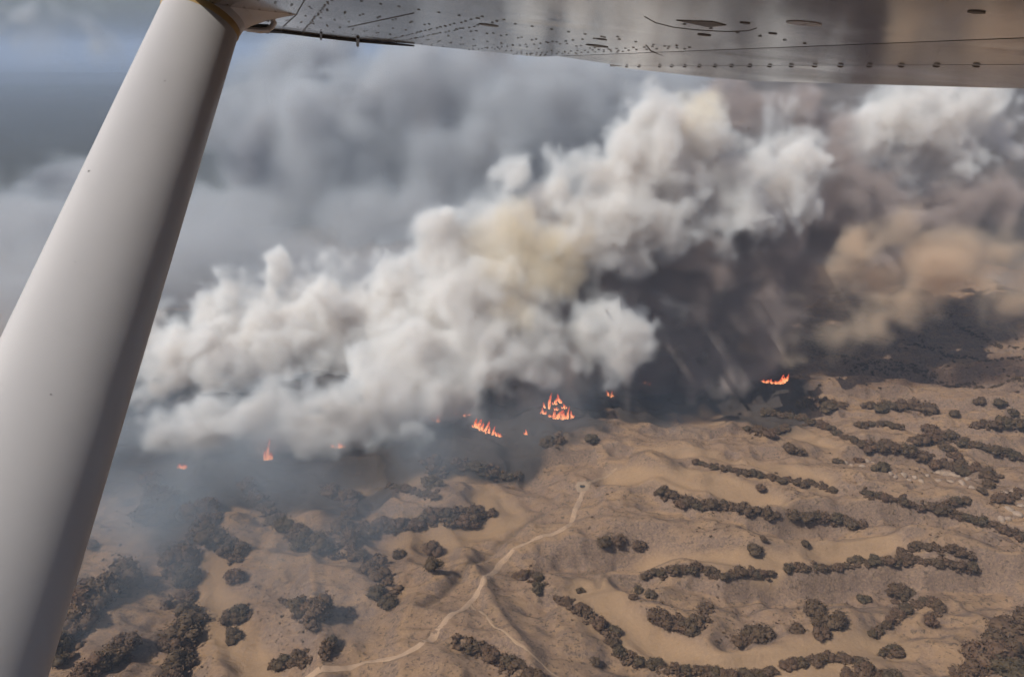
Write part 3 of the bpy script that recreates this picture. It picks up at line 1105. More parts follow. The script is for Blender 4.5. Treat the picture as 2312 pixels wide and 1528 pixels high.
# scrub lines along the gullies of the far shaded hillside
Vs, Fs, cnt = [], [], 0
for line in FAR_LINES:
    P = resample([hit(px, py, ground_z)[:2] for px, py in line], 3.2)
    for x, y in P:
        for _ in range(2):
            tuft(x + rs.normal(0, 2.2), y + rs.normal(0, 2.2), rs.uniform(1.6, 3.4))
hs = [hit(px, py, ground_z)[:2] for px, py in zip(rs.uniform(1820, 2312, 60), rs.uniform(735, 880, 60))]
for x, y in hs:
    tuft(x, y, rs.uniform(1.5, 3.6))
sc = bpy.data.objects.new('scrub', np_mesh('scrub', np.concatenate(Vs), np.concatenate(Fs), [leaf_mat]))
COL.objects.link(sc)
tag(sc, 'dark scrub lines along the gullies of the far shaded hillside', 'scrub', kind='stuff')

# ---------------------------------------------------------------- pale boulders of the outcrop
rock_mat = simple_mat('pale_rock', (0.235, 0.175, 0.13), 0.95, 0.5, 0.35, 0.5)
ROCK = []
for s in range(5):
    r = np.random.default_rng(500 + s)
    v = ICO2[0].copy()
    for _ in range(7):
        d = r.standard_normal(3)
        d /= np.linalg.norm(d)
        lim = r.uniform(0.55, 0.85)
        over = np.maximum(v @ d - lim, 0)
        v -= over[:, None] * d
    v += 0.04 * r.standard_normal(v.shape)
    v *= [1, 0.8, 0.65]
    ROCK.append(np_mesh('boulder', v, ICO2[1], [rock_mat]))
OUT = [(1908, 1044, 12), (1922, 1050, 10), (1946, 1052, 13), (1958, 1040, 12), (1972, 1044, 9), (2010, 1068, 12), (2022, 1075, 10), (2040, 1070, 13), (2052, 1082, 10),
       (2066, 1076, 12), (2080, 1086, 14), (2094, 1074, 11), (2108, 1066, 14), (2122, 1063, 18), (2138, 1068, 20), (2152, 1071, 18), (2166, 1076, 16), (2172, 1088, 14), (2184, 1081, 13),
       (2196, 1101, 13), (2146, 1086, 12), (2118, 1084, 12)]
for bi, (px, py, s) in enumerate(sorted(OUT) + [(2258, 1124, 16), (2262, 1170, 18), (2272, 1116, 20), (2276, 1168, 14), (2280, 1148, 16), (2288, 1112, 22), (2296, 1158, 18), (2302, 1120, 18), (2306, 1142, 16)]):
    g = hit(px, py, ground_z)
    R = s / 2 * np.linalg.norm(g - [0, 0, HC]) / F * 1.3
    o = bpy.data.objects.new('boulder', ROCK[rg.integers(5)])
    COL.objects.link(o)
    o.location = (g[0], g[1], float(ground_z(g[0], g[1])) - 0.22 * R)
    o.rotation_euler = (rg.uniform(-.2, .2), rg.uniform(-.2, .2), rg.uniform(0, 6.28))
    o.scale = (R, R, R)
    if px < 2230:
        tag(o, (ORD[bi] + '-from-left ' if bi else 'leftmost ') + 'pale boulder in the rock outcrop on the slope', 'rock', 'boulders of the rock outcrop')
    else:
        tag(o, (ORD[bi - len(OUT)] + '-from-left ' if bi > len(OUT) else 'leftmost ') + 'sunlit boulder among shrubs at the right edge', 'rock', 'boulders at the right edge')

# ---------------------------------------------------------------- flames
fm = bpy.data.materials.new('flame')
fm.use_nodes = True
t = fm.node_tree
t.nodes.remove(t.nodes['Principled BSDF'])
em = nd(t, 'ShaderNodeEmission')
tc = nd(t, 'ShaderNodeTexCoord').outputs['Object']
sp = nd(t, 'ShaderNodeSeparateXYZ')
t.links.new(tc, sp.inputs[0])
fl = math_n(t, 'ADD', sp.outputs[2], math_n(t, 'MULTIPLY', math_n(t, 'SUBTRACT', tnoise(t, tc, 2.5, 3), 0.5), 0.9))
c = mixc(t, ramp(t, fl, 0.1, 0.65), (1.0, 0.42, 0.17), (1.0, 0.14, 0.055))
t.links.new(c, em.inputs['Color'])
t.links.new(ramp(t, fl, 0.0, 0.9, 1.7, 0.75), em.inputs['Strength'])
tr = nd(t, 'ShaderNodeBsdfTransparent')
mx = nd(t, 'ShaderNodeMixShader')
t.links.new(ramp(t, math_n(t, 'ADD', tnoise(t, tc, 4.5, 3, 0.6), math_n(t, 'MULTIPLY', sp.outputs[2], -0.16)), 0.36, 0.44), mx.inputs[0])
t.links.new(tr.outputs[0], mx.inputs[1])
t.links.new(em.outputs[0], mx.inputs[2])
t.links.new(mx.outputs[0], t.nodes['Material Output'].inputs['Surface'])
fm.cycles.emission_sampling = 'NONE'
FLAME = []
for s in range(5):
    r = np.random.default_rng(900 + s)
    rings = 9
    V, Q = [], []
    bx, by = r.uniform(-.3, .5), r.uniform(-.2, .2)
    for i in range(rings):
        f = i / (rings - 1)
        rad = 0.30 * (math.sin(math.pi * (0.16 + 0.84 * f)) ** 0.8) * (1 - 0.35 * f) + 0.004
        ox, oy = bx * f * f + 0.09 * math.sin(5 * f + s), by * f * f + 0.06 * math.sin(4 * f + 2 * s)
        for k in range(8):
            a = k / 8 * 2 * math.pi
            w_ = rad * (1 + 0.25 * r.standard_normal() * (0.3 + f))
            V.append((ox + w_ * math.cos(a), oy + w_ * math.sin(a), f))
    for i in range(rings - 1):
        for k in range(8):
            Q.append((i * 8 + k, i * 8 + (k + 1) % 8, (i + 1) * 8 + (k + 1) % 8, (i + 1) * 8 + k))
    me = np_mesh('flame', V, np.array(Q), [fm])
    me.shade_smooth()
    FLAME.append(me)
FIRES = [  # label, [(px, py of the flame's foot, height, width)]
    ('small single flame at the far left end of the fire line', [(409, 1057, 15, 9), (415, 1057, 17, 9)]),
    ('tall narrow flame under the low left smoke', [(597, 1038, 22, 12), (604, 1037, 46, 13), (612, 1036, 18, 12)]),
    ('faint low flames right of the tall narrow flame', [(752, 1009, 8, 8), (764, 1010, 13, 10), (772, 1009, 8, 8)]),
    ('small flame left of the slanting wall of flames', [(986, 951, 17, 9), (990, 952, 11, 7)]),
    ('long slanting wall of flames in the middle of the fire line', [(1072, 964, 20, 12), (1080, 967, 28, 11), (1088, 971, 24, 12), (1096, 975, 30, 12), (1104, 978, 18, 11), (1112, 981, 19, 12), (1121, 984, 17, 11), (1128, 986, 10, 9)]),
    ('tiny flame just right of the slanting wall of flames', [(1187, 981, 13, 6)]),
    ('tallest ragged flame cluster, right of the middle', [(1226, 934, 14, 8), (1232, 934, 10, 7), (1238, 922, 34, 10), (1250, 941, 20, 13), (1260, 945, 26, 14), (1270, 946, 24, 14), (1281, 944, 26, 13), (1290, 942, 18, 10),
                                                         (1253, 912, 18, 10), (1264, 909, 18, 11), (1274, 922, 16, 9), (1258, 926, 12, 8)]),
    ('small tilted flame between the ragged cluster and the far right fire', [(1374, 893, 14, 8), (1380, 896, 13, 8)]),
    ('pale flickering speck above the slanting wall of flames', [(1048, 940, 9, 6), (1060, 938, 7, 5), (1030, 934, 6, 5)]),
    ('faint pale speck of fire in the dark smoke right of the small tilted flame', [(1456, 866, 9, 6), (1466, 869, 6, 5)]),
    ('low orange flame with a rising tip at the far right end of the fire line', [(1724, 863, 7, 9), (1732, 864, 11, 10), (1741, 865, 9, 11), (1751, 866, 10, 12), (1761, 866, 13, 12), (1770, 864, 19, 12), (1776, 860, 20, 8)]),
]
for label, fl_ in FIRES:
    p0 = hit(np.mean([q[0] for q in fl_]), max(q[1] for q in fl_), ground_z)
    root = empty('fire', (p0[0], p0[1], float(ground_z(p0[0], p0[1]))))
    base_y = max(q[1] for q in fl_)
    big = [(px, py, h_, w_ * 0.8) for px, py, h_, w_ in fl_]
    for px, py, h_, w_ in fl_:                           # low ragged tongues between the tall ones
        big += [(px + rg.uniform(-.8, .8) * w_, py + rg.uniform(-2, 1), h_ * rg.uniform(0.25, 0.5), w_ * 0.5) for _ in range(3)]
    for px, py, hgt, wid in big:
        g, tt = at(px, py, p0[1] + rg.uniform(-3, 3))
        if abs(py - base_y) <= 16:                       # stands on the ground; higher tongues leap off burning crowns
            g = hit(px, py, ground_z)
            tt = np.linalg.norm(g - [0, 0, HC])
        o = bpy.data.objects.new('flame', FLAME[rg.integers(5)])
        COL.objects.link(o)
        o.parent = root
        o.location = (g[0] - p0[0], g[1] - p0[1], g[2] - root.location.z - 0.3)
        o.rotation_euler = (rg.uniform(-0.15, 0.15), rg.uniform(-0.28, 0.38), rg.uniform(-0.5, 0.5))
        o.scale = (wid * tt / F * rg.uniform(0.9, 1.7), wid * tt / F * 1.4, hgt * tt / F * rg.uniform(0.85, 1.25))
    tag(root, label, 'fire')

# ---------------------------------------------------------------- smoke
def noise3(shape, lo, vox, scale, seed, n=32):
    L = np.random.default_rng(seed).standard_normal((n, n, n)).astype(np.float32)
    ix = []
    for k in range(3):
        u = (lo[k] + np.arange(shape[k]) * vox) / (scale if np.isscalar(scale) else scale[k])
        i = np.floor(u).astype(int)
        f = (u - i).astype(np.float32)
        f = f * f * f * (f * (f * 6 - 15) + 10)
        ix.append((i % n, (i + 1) % n, f))
    a = L[ix[0][0]] * (1 - ix[0][2])[:, None, None] + L[ix[0][1]] * ix[0][2][:, None, None]
    a = a[:, ix[1][0]] * (1 - ix[1][2])[None, :, None] + a[:, ix[1][1]] * ix[1][2][None, :, None]
    return a[:, :, ix[2][0]] * (1 - ix[2][2]) + a[:, :, ix[2][1]] * ix[2][2]


def smoke_material(name, scat, absb, k, g=0.0):
    M = bpy.data.materials.new(name)
    M.use_nodes = True
    t = M.node_tree
    t.nodes.remove(t.nodes['Principled BSDF'])
    d = math_n(t, 'MULTIPLY', nd(t, 'ShaderNodeAttribute', attribute_name='density').outputs['Fac'], k)
    vs, va, ad = nd(t, 'ShaderNodeVolumeScatter'), nd(t, 'ShaderNodeVolumeAbsorption'), nd(t, 'ShaderNodeAddShader')
    vs.inputs['Color'].default_value = (*scat, 1)
    vs.inputs['Anisotropy'].default_value = g
    va.inputs['Color'].default_value = (*[1 - x for x in absb], 1)
    t.links.new(d, vs.inputs['Density'])
    t.links.new(d, va.inputs['Density'])
    t.links.new(vs.outputs[0], ad.inputs[0])
    t.links.new(va.outputs[0], ad.inputs[1])
    t.links.new(ad.outputs[0], t.nodes['Material Output'].inputs['Volume'])
    M.cycles.volume_sampling = 'DISTANCE'
    return M


def volume(name, D, lo, vox, material):
    nx, ny, nz = D.shape
    assert D.size < 16_000_000
    me = bpy.data.meshes.new(name)
    me.vertices.add(D.size)
    a = me.attributes.new('amount', 'FLOAT', 'POINT')
    a.data.foreach_set('value', np.ascontiguousarray(D.astype(np.float32).transpose(2, 1, 0)).ravel())
    me.materials.append(material)
    o = bpy.data.objects.new(name, me)
    COL.objects.link(o)
    g = bpy.data.node_groups.new(name, 'GeometryNodeTree')
    g.interface.new_socket('Geometry', in_out='INPUT', socket_type='NodeSocketGeometry')
    g.interface.new_socket('Geometry', in_out='OUTPUT', socket_type='NodeSocketGeometry')
    N = g.nodes.new
    gi, go, vc, si = N('NodeGroupInput'), N('NodeGroupOutput'), N('GeometryNodeVolumeCube'), N('GeometryNodeSampleIndex')
    si.data_type, si.domain, si.clamp = 'FLOAT', 'POINT', True
    na = N('GeometryNodeInputNamedAttribute')
    na.data_type = 'FLOAT'
    na.inputs[0].default_value = 'amount'
    pos = N('GeometryNodeInputPosition')

    def vm(op, a, b_):
        n = N('ShaderNodeVectorMath')
        n.operation = op
        g.links.new(a, n.inputs[0])
        n.inputs[1].default_value = b_
        return n
    v = vm('SUBTRACT', pos.outputs[0], lo)
    v = vm('DIVIDE', v.outputs[0], (vox,) * 3)
    v = vm('ADD', v.outputs[0], (0.5,) * 3)
    fl = N('ShaderNodeVectorMath')
    fl.operation = 'FLOOR'
    g.links.new(v.outputs[0], fl.inputs[0])
    dp = vm('DOT_PRODUCT', fl.outputs[0], (1, nx, nx * ny))
    g.links.new(dp.outputs['Value'], si.inputs['Index'])
    g.links.new(gi.outputs[0], si.inputs[0])
    g.links.new(na.outputs[0], si.inputs[1])
    g.links.new(si.outputs[0], vc.inputs['Density'])
    vc.inputs['Min'].default_value = lo
    vc.inputs['Max'].default_value = [lo[k] + (D.shape[k] - 1) * vox for k in range(3)]
    for k, n in enumerate(('Resolution X', 'Resolution Y', 'Resolution Z')):
        vc.inputs[n].default_value = D.shape[k]
    sm = N('GeometryNodeSetMaterial')
    sm.inputs['Material'].default_value = material
    g.links.new(vc.outputs[0], sm.inputs[0])
    g.links.new(sm.outputs[0], go.inputs[0])
    o.modifiers.new('smoke', 'NODES').node_group = g
    return o


def puffs(P, lo, vox, shape, soft, shrink=0.93, kids=0, seed=0, flat=1.0, lift=0.55):
    """signed distance to a smooth union of puffs given as (pixel x, pixel y, pixel radius, distance)"""
    r = np.random.default_rng(seed)
    sdf = np.full(shape, 80.0, np.float32)
    ax = [lo[k] + np.arange(shape[k]) * vox for k in range(3)]
    balls = []
    for px, py, rp, Y in P:
        for _ in range(6):                       # a puff low in the picture stands nearer: keep it above the ground
            c, tt = at(px, py, Y)
            R = rp / F * tt * shrink
            if c[2] > lift * R:
                break
            Y *= 0.97
        balls.append((c, R))
        for _ in range(kids):
            d = r.standard_normal(3)
            d /= np.linalg.norm(d)
            balls.append((c + d * R * r.uniform(0.6, 0.95), R * r.uniform(0.3, 0.62)))
    for c, R in balls:
        mg = R + 45
        sl_ = tuple(slice(max(0, int((c[k] - mg - lo[k]) / vox)), max(0, min(shape[k], int((c[k] + mg - lo[k]) / vox) + 2))) for k in range(3))
        if any(s.stop <= s.start for s in sl_):
            continue
        d = np.sqrt(((ax[0][sl_[0]] - c[0]) ** 2)[:, None, None] + ((ax[1][sl_[1]] - c[1]) ** 2)[None, :, None] + (((ax[2][sl_[2]] - c[2]) / flat) ** 2)[None, None, :]) - R
        s = sdf[sl_]
        h = np.clip(0.5 + 0.5 * (s - d) / soft, 0, 1)
        sdf[sl_] = s * (1 - h) + d * h - soft * h * (1 - h)
    return sdf


def billow(sdf, shape, lo, vox, octs, seed):
    for i, (scale, amp) in enumerate(octs):
        sdf -= amp * (np.abs(noise3(shape, lo, vox, scale, seed + i)) * 1.3 - 0.75)
    return sdf


def warp(A, shape, lo, vox, amps, seed):
    """turbulent displacement of a field, trilinear"""
    I = [np.broadcast_to(np.arange(shape[k], dtype=np.float32).reshape([-1 if q == k else 1 for q in range(3)]), shape).copy() for k in range(3)]
    for q, (scale, amp) in enumerate(amps):
        for k in range(3):
            I[k] += (amp / vox * (0.7 if k == 1 else 1.0)) * noise3(shape, lo, vox, scale, seed + 7 * q + k)
    out = np.zeros(shape, np.float32)
    B, Fr = [], []
    for k in range(3):
        np.clip(I[k], 0, shape[k] - 1.001, out=I[k])
        b_ = I[k].astype(np.int32)
        B.append(b_)
        Fr.append(I[k] - b_)
    flat = A.ravel()
    base = (B[0] * shape[1] + B[1]) * shape[2] + B[2]
    for dx in (0, 1):
        for dy in (0, 1):
            for dz in (0, 1):
                w = (Fr[0] if dx else 1 - Fr[0]) * (Fr[1] if dy else 1 - Fr[1]) * (Fr[2] if dz else 1 - Fr[2])
                out += w * flat[base + (dx * shape[1] + dy) * shape[2] + dz]
    return out


# the front plume: white smoke boiling off the fire line and leaning to the right
PL = [(350, 985, 36, 672), (400, 985, 48, 672), (450, 965, 58, 680), (520, 955, 62, 690), (600, 965, 62, 690), (680, 965, 66, 700), (620, 895, 44, 705), (690, 885, 44, 712), (650, 930, 50, 700),
      (780, 935, 72, 712), (860, 935, 74, 722), (940, 905, 82, 735), (1010, 885, 86, 742), (740, 880, 46, 725),
      (810, 830, 56, 740), (880, 830, 76, 748), (960, 820, 88, 752), (1060, 805, 92, 755), (1140, 795, 84, 762), (900, 880, 60, 735),
      (1010, 570, 64, 800), (1080, 600, 96, 800), (1150, 520, 84, 800), (1150, 425, 36, 800), (1172, 405, 24, 802), (1140, 470, 52, 800), (1175, 470, 46, 804), (1110, 490, 40, 798), (1185, 520, 56, 806), (1200, 620, 100, 800), (1280, 540, 104, 810), (1310, 430, 56, 810), (1400, 450, 104, 820),
      (1400, 330, 62, 820), (1470, 280, 74, 822), (1480, 400, 112, 830), (1570, 310, 88, 840), (1540, 260, 60, 835), (1560, 450, 104, 842), (1650, 440, 92, 850), (1780, 370, 74, 862), (1760, 440, 82, 862), (1720, 330, 50, 860),
      (1070, 690, 100, 770), (1160, 700, 76, 770), (1230, 720, 56, 770), (1290, 740, 44, 768), (1335, 725, 40, 766), (1385, 718, 36, 766), (1425, 728, 28, 766), (1360, 760, 40, 768), (1410, 760, 32, 766), (1320, 790, 54, 770), (1270, 770, 56, 768), (1200, 770, 66, 768), (1350, 740, 44, 767), (1250, 735, 50, 766), (1290, 800, 50, 768), (1230, 760, 56, 766), (1240, 800, 62, 770), (1390, 790, 28, 768)]
# the second line of smoke behind it
PL += [(330, 780, 74, 880), (360, 850, 70, 870), (430, 800, 88, 880), (520, 780, 96, 885), (640, 770, 108, 885), (760, 755, 108, 885), (880, 740, 112, 880), (990, 720, 104, 870), (530, 640, 22, 900), (548, 665, 32, 898), (520, 690, 34, 896), (575, 700, 64, 895), (610, 680, 40, 897),
       (700, 670, 66, 900), (780, 655, 56, 900), (860, 590, 32, 900), (845, 615, 40, 900), (900, 650, 74, 890), (480, 855, 60, 870), (600, 830, 66, 872), (720, 805, 56, 874), (300, 870, 54, 872), (200, 820, 90, 885), (100, 800, 90, 890),
       (400, 735, 50, 890), (480, 710, 56, 890), (640, 650, 40, 900), (820, 690, 70, 885), (300, 720, 60, 890)]
# the shaded right-hand side
DK = [(1330, 620, 90, 850), (1450, 620, 104, 862), (1550, 570, 116, 872), (1650, 560, 110, 880), (1750, 560, 100, 885), (1500, 710, 84, 858), (1600, 680, 92, 868), (1700, 650, 90, 880), (1850, 480, 96, 900), (1900, 400, 84, 910),
      (1650, 740, 66, 868), (1560, 750, 64, 862), (1470, 790, 56, 850), (1800, 640, 70, 890), (1800, 250, 60, 920), (1650, 260, 70, 930), (1830, 300, 50, 915), (1860, 580, 80, 905), (1960, 480, 84, 930), (1950, 570, 74, 905), (2050, 525, 80, 920), (2150, 485, 76, 930), (2060, 600, 56, 915), (2200, 560, 60, 935), (2250, 460, 60, 940), (1550, 820, 44, 845), (1640, 820, 46, 850), (1720, 790, 40, 860)]
# white heads over the dark side
WH_ = [(1950, 330, 60, 935), (2010, 250, 76, 945), (2100, 280, 96, 955), (2200, 250, 80, 960), (2150, 350, 78, 960), (2050, 385, 52, 950), (2030, 440, 34, 945), (2260, 300, 60, 970), (1800, 240, 40, 915), (1790, 330, 50, 900), (1840, 370, 44, 905)]
lo, vox, shape = (-600.0, 561.0, -2.3), 3.1, (418, 138, 137)
sdf = puffs(PL + WH_, lo, vox, shape, 10, 1.06, 4, 1)
sdf = billow(sdf, shape, lo, vox, ((62, 9), (30, 6.5), (15, 4.0), (8, 2.2)), 10)
sdf = warp(sdf, shape, lo, vox, ((44, 8.5), (19, 4.5), (9, 2.0)), 210)
sdf += 5.0 * np.clip(noise3(shape, lo, vox, 11, 35), -0.6, 2.5)          # torn edges
D = np.clip(-sdf / 21 + 0.14, 0, 1)
D = D * D * (3 - 2 * D)
thin = np.clip((18 - sdf) / 44, 0, 1) ** 2 * 0.13 * np.clip(0.4 + noise3(shape, lo, vox, 40, 31), 0, 2)
D = np.maximum(D, thin)
D *= np.clip(0.8 + 0.35 * noise3(shape, lo, vox, 22, 30), 0.25, 1.5)
D[:, 0] = D[:, -1] = 0
D[0] = D[-1] = 0
D[D < 0.003] = 0
sm_white = smoke_material('white_smoke', (0.84, 0.93, 1.0), (0.007, 0.014, 0.028), 0.088)
o = volume('smoke', D, lo, vox, sm_white)
tag(o, 'thick white smoke boiling off the fire line and leaning right', 'smoke', kind='stuff')

lo, vox, shape = (-21.3, 741.7, -2.9), 4.87, (154, 72, 95)
sdf = puffs(DK, lo, vox, shape, 14, 1.0, 4, 2)
sdf = billow(sdf, shape, lo, vox, ((70, 10), (34, 8), (17, 4.5)), 40)
sdf = warp(sdf, shape, lo, vox, ((48, 10), (20, 5)), 240)
D = np.clip(-sdf / 30 + 0.15, 0, 1)
D = D * D * (3 - 2 * D) * np.clip(0.65 + 0.7 * noise3(shape, lo, vox, 30, 50), 0.06, 2.0)
# thin leaning columns feeding it from the ground; their darkness stands in for deep shade
COLS = [(1400, 850, 44, 810), (1480, 860, 44, 820), (1560, 850, 50, 830), (1640, 840, 50, 838), (1700, 830, 46, 846), (1520, 790, 56, 840), (1610, 780, 60, 850), (1690, 770, 60, 858), (1300, 860, 60, 780), (1190, 880, 60, 760), (1340, 820, 60, 800)]
s2 = puffs(COLS, lo, vox, shape, 16, 1.0, 2, 3, lift=0.1)
s2 = billow(s2, shape, lo, vox, ((40, 8), ((12, 20, 60), 9)), 70)
D = np.maximum(D, np.clip(-s2 / 30 + 0.3, 0, 1) * 0.34 * np.clip(0.7 + 0.9 * noise3(shape, lo, vox, (14, 14, 50), 55), 0.05, 2.2))
D[:, 0] = D[:, -1] = 0
D[0] = D[-1] = 0
D[D < 0.003] = 0
sm_dark = smoke_material('soot_shade_smoke', (1.0, 0.90, 0.86), (0.75, 0.88, 0.92), 0.075)  # absorption holds soot and also the plume's shade, put into the colour
o = volume('smoke', D, lo, vox, sm_dark)
tag(o, 'dark brown shaded smoke rising behind the right of the fire line', 'smoke', kind='stuff')

# cream smoke at the heart of the plume, lit-through tint put into its colour
CR = [(1180, 560, 54, 772), (1235, 590, 50, 774), (1130, 600, 50, 772), (1195, 640, 46, 770), (1270, 640, 40, 776), (1100, 540, 40, 776), (1310, 570, 36, 786), (1620, 240, 54, 818), (1560, 230, 40, 812), (1240, 500, 36, 780)]
lo, vox, shape = (-60.7, 700.9, -4.1), 5.31, (86, 36, 74)
sdf = puffs(CR, lo, vox, shape, 16, 1.0, 3, 8)
sdf = warp(billow(sdf, shape, lo, vox, ((50, 9), (24, 7), (13, 4)), 330), shape, lo, vox, ((40, 11), (18, 5)), 350)
D = np.clip(-sdf / 40 + 0.1, 0, 1)
D[:, 0] = D[:, -1] = 0
D[0] = D[-1] = 0
D[D < 0.004] = 0
o = volume('smoke', D, lo, vox, smoke_material('cream_smoke', (1.0, 0.92, 0.78), (0.01, 0.11, 0.33), 0.055))
tag(o, 'cream and ochre tinted smoke in the heart of the white plume', 'smoke', kind='stuff')

# tan smoke drifting off the far right fire
TN = [(1745, 770, 26, 828), (1775, 730, 36, 828), (1815, 695, 46, 826), (1860, 665, 52, 826), (1920, 625, 56, 824), (1980, 580, 58, 822), (2030, 530, 48, 822), (2040, 490, 30, 822), (2090, 570, 62, 820), (2070, 640, 56, 820), (1980, 670, 50, 822),
      (1900, 710, 40, 824), (2150, 600, 66, 818), (2210, 630, 60, 816), (2140, 660, 48, 818), (1840, 735, 32, 826), (2270, 590, 60, 814), (2160, 550, 40, 818), (2330, 640, 60, 812), (1800, 765, 30, 822), (1880, 750, 36, 820), (1960, 725, 40, 818), (2050, 700, 44, 816), (2150, 700, 40, 814), (2260, 690, 40, 812)]
lo, vox, shape = (178.9, 752.1, -3.7), 4.37, (134, 36, 56)
sdf = puffs(TN, lo, vox, shape, 16, 1.05, 3, 4)
sdf = billow(sdf, shape, lo, vox, ((60, 9), (26, 8), (13, 4)), 80)
sdf = warp(sdf, shape, lo, vox, ((48, 12), (20, 6)), 270)
D = np.clip(-sdf / 40 + 0.1, 0, 1) * np.clip(0.6 + 0.8 * noise3(shape, lo, vox, (44, 24, 24), 90), 0.04, 2)
D[:, 0] = D[:, -1] = 0
D[0] = D[-1] = 0
D[D < 0.004] = 0
o = volume('smoke', D, lo, vox, smoke_material('tan_smoke', (1.0, 0.88, 0.72), (0.26, 0.48, 0.70), 0.050))
tag(o, 'thin tan smoke drifting up and right from the far right flame', 'smoke', kind='stuff')


def bank(P, lo, vox, shape, seed, edge, mat, label, kids=3, low=0.0):
    sdf = puffs(P, lo, vox, shape, 55, 0.98, kids, seed, lift=-0.3)
    sdf = billow(sdf, shape, lo, vox, ((260, 50), (120, 38), (60, 22), (34, 10)), 120 + seed)
    sdf = warp(sdf, shape, lo, vox, ((180, 40), (70, 18)), 300 + seed)
    D = np.clip(-sdf / edge + 0.15, 0, 1)
    D = D * D * (3 - 2 * D) * np.clip(0.55 + 1.0 * noise3(shape, lo, vox, 130, 140 + seed) + 0.35 * noise3(shape, lo, vox, 60, 150 + seed), 0.04, 2.2)
    if low:                                   # smoke lying on the ground under the bank
        bx, by, bz = (lo[k] + np.arange(shape[k]) * vox for k in range(3))
        lay = (1 - sstep(bx, 120, 330))[:, None, None] * (sstep(by, 965, 1060) * (1 - sstep(by, 1250, 1420)))[None, :, None] * np.exp(-np.maximum(bz, 0) / 38)[None, None, :]
        D = np.maximum(D, low * lay * np.clip(0.9 + 0.4 * noise3(shape, lo, vox, 90, 171), 0.3, 2))
    D[:, :, -4:] *= np.array([0.75, 0.5, 0.25, 0.0])
    D[:, 0] = D[:, -1] = 0
    D[0] = D[-1] = 0
    D[D < 0.01] = 0
    return tag(volume('smoke', D, lo, vox, mat), label, 'smoke', kind='stuff')


# the wide grey bank behind, and the sooty bank at its right, some shade put into its colour
BG = [(720, 320, 190, 1800), (850, 300, 190, 1750), (1000, 420, 210, 1700), (1200, 330, 220, 1800), (1450, 300, 210, 1850), (600, 470, 190, 1650), (470, 520, 180, 1600), (800, 540, 190, 1550), (1000, 240, 180, 1950), (1300, 200, 190, 2000), (1150, 180, 150, 2050),
      (150, 650, 200, 1600), (60, 600, 180, 1700), (320, 520, 130, 1700), (720, 170, 110, 2050), (640, 200, 80, 2050), (700, 660, 140, 1250), (500, 670, 150, 1250), (300, 690, 150, 1250), (200, 740, 120, 1250), (-100, 680, 200, 1500), (-50, 780, 150, 1250),
      (1000, 620, 150, 1300), (850, 640, 130, 1250), (60, 800, 120, 1180), (330, 760, 90, 1130), (-40, 840, 120, 1050), (450, 740, 80, 1130), (60, 760, 100, 1090), (200, 700, 100, 1120), (400, 670, 80, 1020), (500, 650, 80, 1040), (300, 690, 80, 1010), (640, 630, 80, 1050), (20, 720, 100, 1000), (100, 680, 100, 1040), (560, 620, 60, 1060)]
bank(BG, (-1650.0, 940.0, -4.0), 15.0, (200, 114, 36), 5, 120, smoke_material('grey_smoke', (0.80, 0.91, 1.0), (0.46, 0.46, 0.43), 0.022),
     'broad soft grey bank of smoke hanging behind the fire up to the sky', low=0.75)
BS = [(1690, 320, 200, 1600), (1850, 360, 220, 1500), (2050, 420, 210, 1400), (2300, 420, 210, 1350), (1980, 540, 150, 1300), (2250, 530, 120, 1300), (2450, 350, 210, 1400), (1700, 600, 160, 1250), (1520, 540, 130, 1350), (2200, 260, 170, 1450),
      (1850, 200, 170, 1600), (1550, 640, 140, 1230), (2400, 540, 120, 1280), (1900, 650, 90, 1200), (1850, 640, 90, 1130), (2000, 640, 90, 1120), (2150, 640, 84, 1115), (2310, 630, 90, 1110), (2450, 640, 90, 1120)]
bank(BS, (-163.0, 1059.0, -7.5), 16.1, (108, 72, 34), 6, 110, smoke_material('brown_smoke', (0.54, 0.51, 0.49), (0.95, 1.0, 1.0), 0.034),
     'dark brown bank of smoke behind the plume at the right')

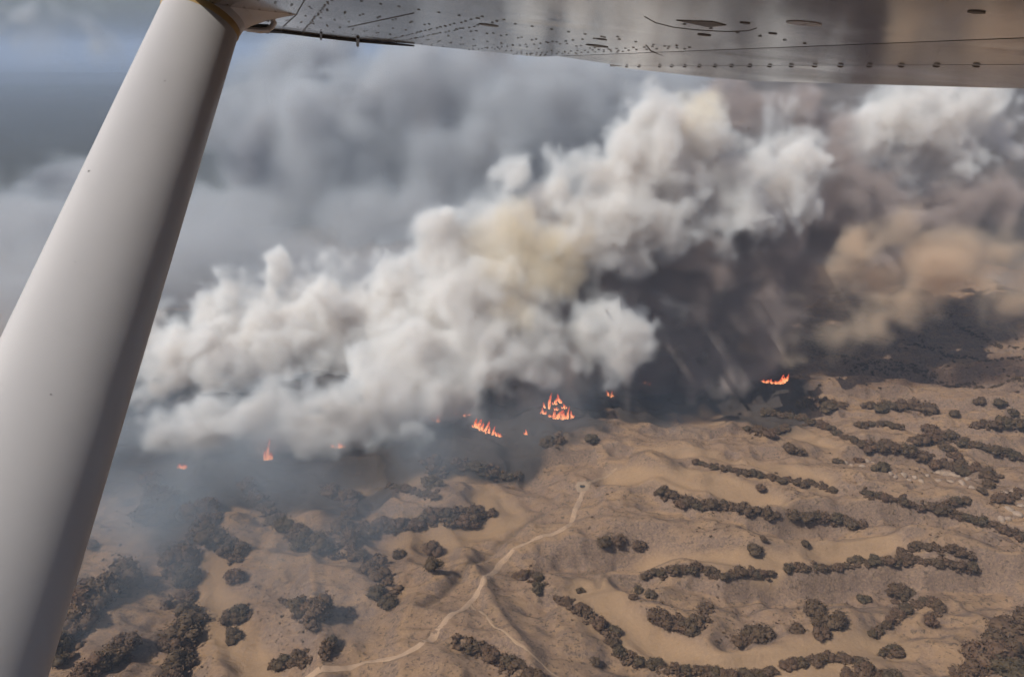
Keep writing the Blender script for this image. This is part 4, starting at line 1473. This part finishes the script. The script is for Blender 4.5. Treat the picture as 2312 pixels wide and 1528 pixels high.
# thin veil near the ground in front of the fire
lo, vox, shape = (-420.0, 400.0, -6.0), 9.0, (100, 46, 16)
ax = [lo[k] + np.arange(shape[k]) * vox for k in range(3)]
X3, Y3 = np.meshgrid(ax[0], ax[1], indexing='ij')
fr = np.interp(X3, fx, fy)
near = np.exp(-np.maximum(fr - Y3, 0) / 75) * (1 - sstep(Y3 - fr, 10, 60))
left = np.exp(-np.maximum(fr - Y3, 0) / 230) * (1 - sstep(X3, -150, 10)) * (1 - sstep(Y3 - fr, 10, 60))
a2 = np.maximum(0.4 * near * (1 - sstep(X3, 150, 260)), left)
D = a2[:, :, None] * np.exp(-np.maximum(ax[2] - 8, 0) / 38)[None, None, :]
D *= np.clip(0.75 + 0.75 * noise3(shape, lo, vox, (55, 70, 45), 160) + 0.4 * noise3(shape, lo, vox, 24, 161), 0, 3)
D[:, 0] = D[:, -1] = 0
D[0] = D[-1] = 0
D[:, :, -1] = 0
D[D < 0.03] = 0
o = volume('smoke', D, lo, vox, smoke_material('veil_smoke', (0.50, 0.60, 0.71), (0.62, 0.60, 0.57), 0.0095))  # absorption raised so the veil also stands in for smoke shade below
tag(o, 'thin bluish smoke veil over the dark groves in front of the fire', 'smoke', kind='stuff')

# ---------------------------------------------------------------- haze: one closed box of even air round everything
zlo = float(ZZ.min()) - 1.0
bm = bmesh.new()
bmesh.ops.create_cube(bm, size=1)
RH = 1.25e5
bmesh.ops.scale(bm, vec=(RH, RH, 575 - zlo), verts=bm.verts)
bmesh.ops.translate(bm, vec=(0, 0, (575 + zlo) / 2), verts=bm.verts)
me = bpy.data.meshes.new('haze')
bm.to_mesh(me)
bm.free()
hm = bpy.data.materials.new('haze')
hm.use_nodes = True
t = hm.node_tree
t.nodes.remove(t.nodes['Principled BSDF'])
pv = nd(t, 'ShaderNodeVolumePrincipled')
pv.inputs['Color'].default_value = (0.47, 0.59, 0.79, 1)
pv.inputs['Density'].default_value = 0.00010
pv.inputs['Density Attribute'].default_value = ''
hm.cycles.volume_sampling = 'DISTANCE'
t.links.new(pv.outputs[0], t.nodes['Material Output'].inputs['Volume'])
me.materials.append(hm)
hz = bpy.data.objects.new('haze', me)
COL.objects.link(hz)
tag(hz, 'pale blue smoke haze filling the air to the horizon', kind='stuff')
